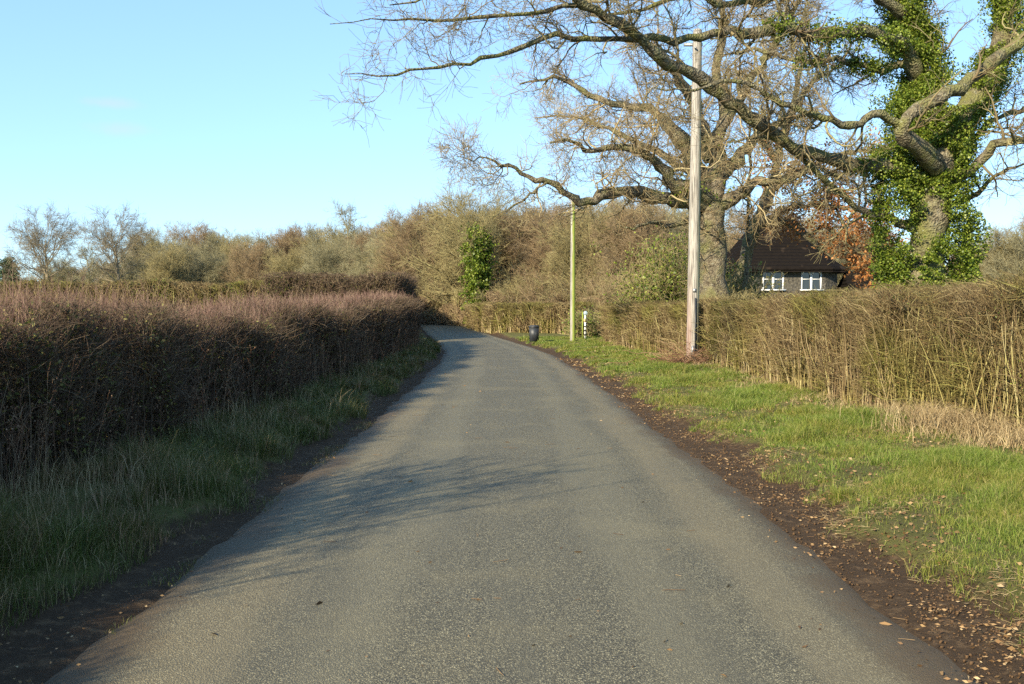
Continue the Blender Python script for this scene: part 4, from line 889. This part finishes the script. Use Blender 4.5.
# ------------------------------------------------------------------ grass, straw, litter
def scatter(y0, y1, dens, srange, n_try):
    """positions with density dens(y) per m2 between the two road offsets given by srange(y)"""
    ys = np.linspace(y0, y1, 800); lo, hi = srange(ys); wgt = dens(ys) * np.maximum(hi - lo, 0); N = int(trapz(wgt, ys)); cdf = np.cumsum(wgt) / wgt.sum()
    y = np.interp(rng.random(N), cdf, ys); lo, hi = srange(y); s = lo + (hi - lo) * rng.random(N)
    return s + cx(y), y
def hedge_x(path, y): p = np.array(path); return np.interp(y, p[:, 1], p[:, 0])
def r_rng(y): return hw(y) + edge_r(y) - .14, hedge_x(right_path + [(4.0, 60)], y) - cx(y) + .1
def patch(x, y, s=1.0, o=0.): return np.sin(x * 1.9 * s + o + 1.2 * np.sin(y * 1.3 * s)) + np.sin(y * 1.6 * s + o * 2 + np.sin(x * 2.4 * s)) + .6 * np.sin(x * 4.7 * s - y * 3.9 * s + o)
q = Q(); x, y = scatter(2.0, 50, lambda y: np.clip(60000 / np.maximum(y, 3), 500, 9500), r_rng, 0)
lo, hi = r_rng(y); rel_ = (x - cx(y) - lo) / np.maximum(hi - lo, .1)
pt = patch(x, y); keep = rng.random(len(x)) < np.clip(.54 + .42 * pt - .5 * np.clip(rel_ - .5, 0, 1), .06, 1) * np.clip(.25 + rel_ * 9 + .4 * patch(x, y, 4.0, 3), 0, 1)
x, y, pt = x[keep], y[keep], pt[keep]; n = len(x)
h = (.03 + .030 * np.clip(pt, 0, 2) + .05 * np.clip(patch(x, y, 2.3, 5) - .9, 0, 1)) * rng.uniform(.6, 1.8, n) * 1.25; blades(q, np.c_[x, y, gz(x, y) - .005], h, np.maximum(.0014, .00018 * y) * rng.uniform(.7, 1.5, n), rng.uniform(.3, 1.7, n))
tag(q.build('verge_grass', M['grass']), 'short green grass on the right verge', 'grass', kind='stuff')
q = Q(); x, y = scatter(1.5, 46, lambda y: np.clip(24000 / np.maximum(y, 3), 300, 4200), lambda y: (hedge_x(left_path, y) - cx(y) - .1, -hw(y) - edge_l(y) + .12), 0)
pt = patch(x, y, 1.2, 2.); keep = rng.random(len(x)) < np.clip(.5 + .45 * pt, .08, 1); x, y, pt = x[keep], y[keep], pt[keep]; n = len(x)
h = (.055 + .055 * np.clip(pt, 0, 2) + .12 * np.clip(patch(x, y, 1.7, 5) - .8, 0, 1)) * rng.uniform(.5, 1.7, n); blades(q, np.c_[x, y, gz(x, y) - .005], h, np.maximum(.002, .00024 * y) * rng.uniform(.7, 1.5, n), rng.uniform(.2, 1.1, n))
# sparse tufts growing in the dirt at the left road edge
x, y = scatter(2.5, 14, lambda y: 0 * y + 1500, lambda y: (-hw(y) - .12, -hw(y) + .10), 0); keep = patch(x, y, 1.5, .5) > .75; x, y = x[keep], y[keep]; n = len(x)
blades(q, np.c_[x, y, np.maximum(gz(x, y), -.01)], rng.uniform(.012, .042, n), np.full(n, .0016), rng.uniform(.3, 1, n))
tag(q.build('bank_grass', M['rough_grass']), 'rough uncut grass on the left bank', 'grass', kind='stuff')
def tussocks(q, tx, ty, nb, hh, spread):
    for a_, b_2, k_, h_2, sp in zip(tx, ty, nb, hh, spread):
        k_ = int(k_); r0 = rng.random(k_) ** .6 * sp; t0 = rng.uniform(0, 2 * np.pi, k_); xx = a_ + r0 * np.cos(t0); yy2 = b_2 + r0 * np.sin(t0)
        s2 = np.stack([np.cos(t0 + 1.57), np.sin(t0 + 1.57), 0 * t0], 1); out = np.stack([np.cos(t0), np.sin(t0), 0 * t0], 1) * (rng.uniform(.2, 1.1, k_) * (.3 + r0 / sp))[:, None]
        base = np.c_[xx, yy2, gz(xx, yy2) - .005]; h3 = (h_2 * rng.uniform(.45, 1.15, k_))[:, None]; wd = np.maximum(.0017, .0002 * b_2)
        p1 = base + np.array([0, 0, 1.]) * h3 * .6 + out * h3 * .35; p2 = base + np.array([0, 0, 1.]) * h3 * (.95 - .3 * np.linalg.norm(out, axis=1, keepdims=True)) + out * h3
        v = np.stack([base - s2 * wd, base + s2 * wd, p1 + s2 * wd * .8, p1 - s2 * wd * .8, p2 + s2 * wd * .15, p2 - s2 * wd * .15], axis=1); o2 = np.arange(k_)[:, None] * 6
        q.add(v, np.concatenate([o2 + np.array([[0, 1, 2, 3]]), o2 + np.array([[3, 2, 4, 5]])]))
q = Q(); n = 420; ty = 3.5 + 34 * rng.random(n) ** 1.3; lo = hedge_x(left_path, ty) + .1; hi = cx(ty) - hw(ty) - edge_l(ty) - .02; tx = lo + (hi - lo) * rng.random(n)
tussocks(q, tx, ty, rng.uniform(40, 110, n), rng.uniform(.12, .34, n), rng.uniform(.05, .12, n)); q1 = q
tag(q.build('tussock_grass', M['rough_grass']), 'long tufts of green and straw grass along the left bank', 'grass', kind='stuff')
q = Q(); n = 330; ty = 3.5 + 34 * rng.random(n) ** 1.3; lo = cx(ty) + hw(ty) + edge_r(ty); hi = hedge_x(right_path, ty) - .3; tx = lo + (hi - lo) * rng.random(n) ** 1.4
tussocks(q, tx, ty, rng.uniform(30, 90, n), rng.uniform(.05, .13, n), rng.uniform(.04, .13, n))
tag(q.build('tussock_grass', M['grass']), 'low bright green tufts along the right verge', 'grass', kind='stuff')
# straw-coloured dead grass
q = Q(); x, y = scatter(3, 46, lambda y: np.clip(7000 / np.maximum(y, 4), 150, 1500), lambda y: (hedge_x(right_path, y) - cx(y) - 1.05, hedge_x(right_path, y) - cx(y) + .25), 0)
g_ = hedge_x(right_path, y) - x; keep = rng.random(len(x)) < np.clip(.55 - g_ * .45 + .3 * patch(x, y, 1.4, 1), .03, 1); x, y = x[keep], y[keep]; n = len(x)
blades(q, np.c_[x, y, gz(x, y)], rng.uniform(.04, .17, n), np.maximum(.0018, .0002 * y), rng.uniform(.5, 2.4, n))
for (tx, ty, tr_, tn, th_) in ((5.3, 12.2, .30, 1300, .42), (5.6, 11.6, .3, 1000, .36), (5.1, 13.2, .2, 450, .3), (5.75, 10.6, .35, 1000, .34)):
    xx = tx + rng.normal(size=tn) * tr_; yy_ = ty + rng.normal(size=tn) * tr_; blades(q, np.c_[xx, yy_, gz(xx, yy_)], rng.uniform(.4, 1.1, tn) * th_, np.full(tn, .0035), rng.uniform(.5, 1.5, tn))
x, y = scatter(2, 40, lambda y: np.clip(2200 / np.maximum(y, 4), 60, 500), lambda y: (hedge_x(left_path, y) - cx(y) + .0, -hw(y) - edge_l(y) - .15), 0); keep = patch(x, y, 1.1, 4) > .1; x, y = x[keep], y[keep]; n = len(x)
blades(q, np.c_[x, y, gz(x, y)], rng.uniform(.12, .42, n), np.maximum(.0018, .0002 * y), rng.uniform(.2, .9, n))
tag(q.build('dry_grass', M['straw']), 'straw coloured dead grass at the foot of the hedges', 'grass', kind='stuff')
# dead weed stalks standing in front of the left hedge
q = Q(); n = 340; y = 5 + 33 * rng.random(n) ** 1.2; x = hedge_x(left_path, y) + rng.uniform(-.05, .38, n)
st = walk(np.c_[x, y, gz(x, y)], np.c_[.12 * rng.normal(size=(n, 2)), np.ones(n)], rng.uniform(.35, 1.05, n), 6, .06, .02); sr = np.maximum(.0022, .00016 * y)[:, None] * np.linspace(1.2, .6, 6)[None]; tubes(q, st, sr, 3)
a_, ar_ = sprout(st, sr, 9, .4, 1, (20, 60), (.06, .22), 3, .1, .1, .7, .5, .4, .0016); tubes(q, a_, ar_, 3)
i = rng.integers(0, len(a_), 5000); cards(q, a_[i, 2], rng.normal(size=(5000, 3)), .016, .7, .5)
tag(q.build('dead_weeds', M['bramble']), 'dead brown weed stalks standing along the foot of the left hedge', 'weeds', kind='stuff')
# flattened dead blades lying in the turf
q = Q(); x, y = scatter(2, 30, lambda y: np.clip(4500 / np.maximum(y, 3), 60, 800), r_rng, 0); keep = patch(x, y, 1.6, 7) > -.6 + 2.2 * rng.random(len(x)); x, y = x[keep], y[keep]; n = len(x)
pts = walk(np.c_[x, y, gz(x, y) + rng.uniform(.008, .03, n)], rng.normal(size=(n, 3)) * [1, 1, .12], rng.uniform(.02, .08, n), 3, .15, 0); tubes(q, pts, np.full((n, 3), .0013), 3)
tag(q.build('flattened_grass', M['straw']), 'flattened dead grass lying among the green on the right verge', 'grass', kind='stuff')
# dead leaves and twigs
q = Q()
x, y = scatter(2, 32, lambda y: np.clip(14000 / np.maximum(y, 3), 90, 3200), lambda y: (hw(y) - .25, hw(y) + edge_r(y) + .15), 0)
s_ = x - cx(y) - hw(y); keep = rng.random(len(x)) < np.clip(.30 + .35 * patch(x, y, 2.0, 3) - .9 * np.clip(.16 - s_, 0, .4) / .4 + .3 * np.exp(-((s_ - .3) / .12) ** 2), .02, 1); x, y = x[keep], y[keep]
z = np.maximum(gz(x, y), np.where(x - cx(y) < hw(y), -.008, -1)) + .010
cards(q, np.c_[x, y, z], np.c_[rng.normal(size=(len(x), 2)), rng.uniform(0, .15, len(x))], np.maximum(.017, .0014 * y) * rng.choice([.7, 1, 1.6], len(x)), .42, .16)
x, y = scatter(2, 36, lambda y: np.clip(900 / np.maximum(y, 3), 20, 150), r_rng, 0); kk = patch(x, y) < .4 - 1.2 * rng.random(len(x)); x, y = x[kk], y[kk]; cards(q, np.c_[x, y, gz(x, y) + .02], rng.normal(size=(len(x), 3)) * [1, 1, .3], np.maximum(.035, .0018 * y), .6, .2)
x, y = scatter(2, 30, lambda y: np.clip(500 / np.maximum(y, 3), 8, 90), lambda y: (-hw(y) - edge_l(y) - .1, -hw(y) + .1), 0); cards(q, np.c_[x, y, np.maximum(gz(x, y), -.02) + .012], np.c_[rng.normal(size=(len(x), 2)), rng.uniform(0, .3, len(x))], .021, .5, .2)
tag(q.build('leaf_litter', M['litter']), 'small dead leaves scattered along the muddy road edges', 'leaf litter', kind='stuff')
q = Q(); n = 190; y = 3 + 22 * rng.random(n) ** 1.6; s_ = rng.uniform(-1.9, 1.9, n); x = s_ + cx(y); z = rz_(s_, y) + .004
cards(q, np.c_[x, y, z], np.c_[rng.normal(size=(n, 2)), np.full(n, .05)], rng.choice([.018, .03, .05], n), .35, .05)
n = 60; y = 3 + 14 * rng.random(n) ** 1.4; s_ = rng.uniform(-1.9, 2.3, n); x = s_ + cx(y); z = np.where(s_ > 1.9, gz(x, y) + .012, rz_(s_, y) + .006); az = rng.normal(size=n) * .6
pts = walk(np.c_[x, y, z], np.c_[np.cos(az), np.sin(az), np.zeros(n)], rng.uniform(.04, .14, n), 4, .12, 0); pts[:, :, 2] = z[:, None]; tubes(q, pts, np.full((n, 4), .0018), 3)
tag(q.build('road_debris', M['litter']), 'loose leaf fragments and bits of twig on the road surface', 'leaf litter', kind='stuff')
# a few bigger curled oak leaves and soil crumbs
q = Q(); n = 4200; y = 2.5 + 18 * rng.random(n) ** 1.5; x = cx(y) + hw(y) + rng.uniform(-.02, .66, n); r_ = .003 + .011 * rng.random(n) ** 3
c = np.c_[x, y, gz(x, y) + r_ * .5]
oc = np.array([[-1, -1, -1], [1, -1, -1], [1, 1, -1], [-1, 1, -1], [-1, -1, 1], [1, -1, 1], [1, 1, 1], [-1, 1, 1]]) * .6
v = c[:, None] + oc[None] * r_[:, None, None] * rng.uniform(.4, 1.4, (n, 8, 1)); o_ = (np.arange(n) * 8)[:, None, None]
q.add(v, o_ + np.array([[0, 3, 2, 1], [4, 5, 6, 7], [0, 1, 5, 4], [1, 2, 6, 5], [2, 3, 7, 6], [3, 0, 4, 7]])[None])
tag(q.build('soil_crumbs', plain('soil_clods', (.10, .062, .034), .95, .1, 0, .4, 30)), 'crumbs of dark soil along the right road edge', 'soil', kind='stuff')
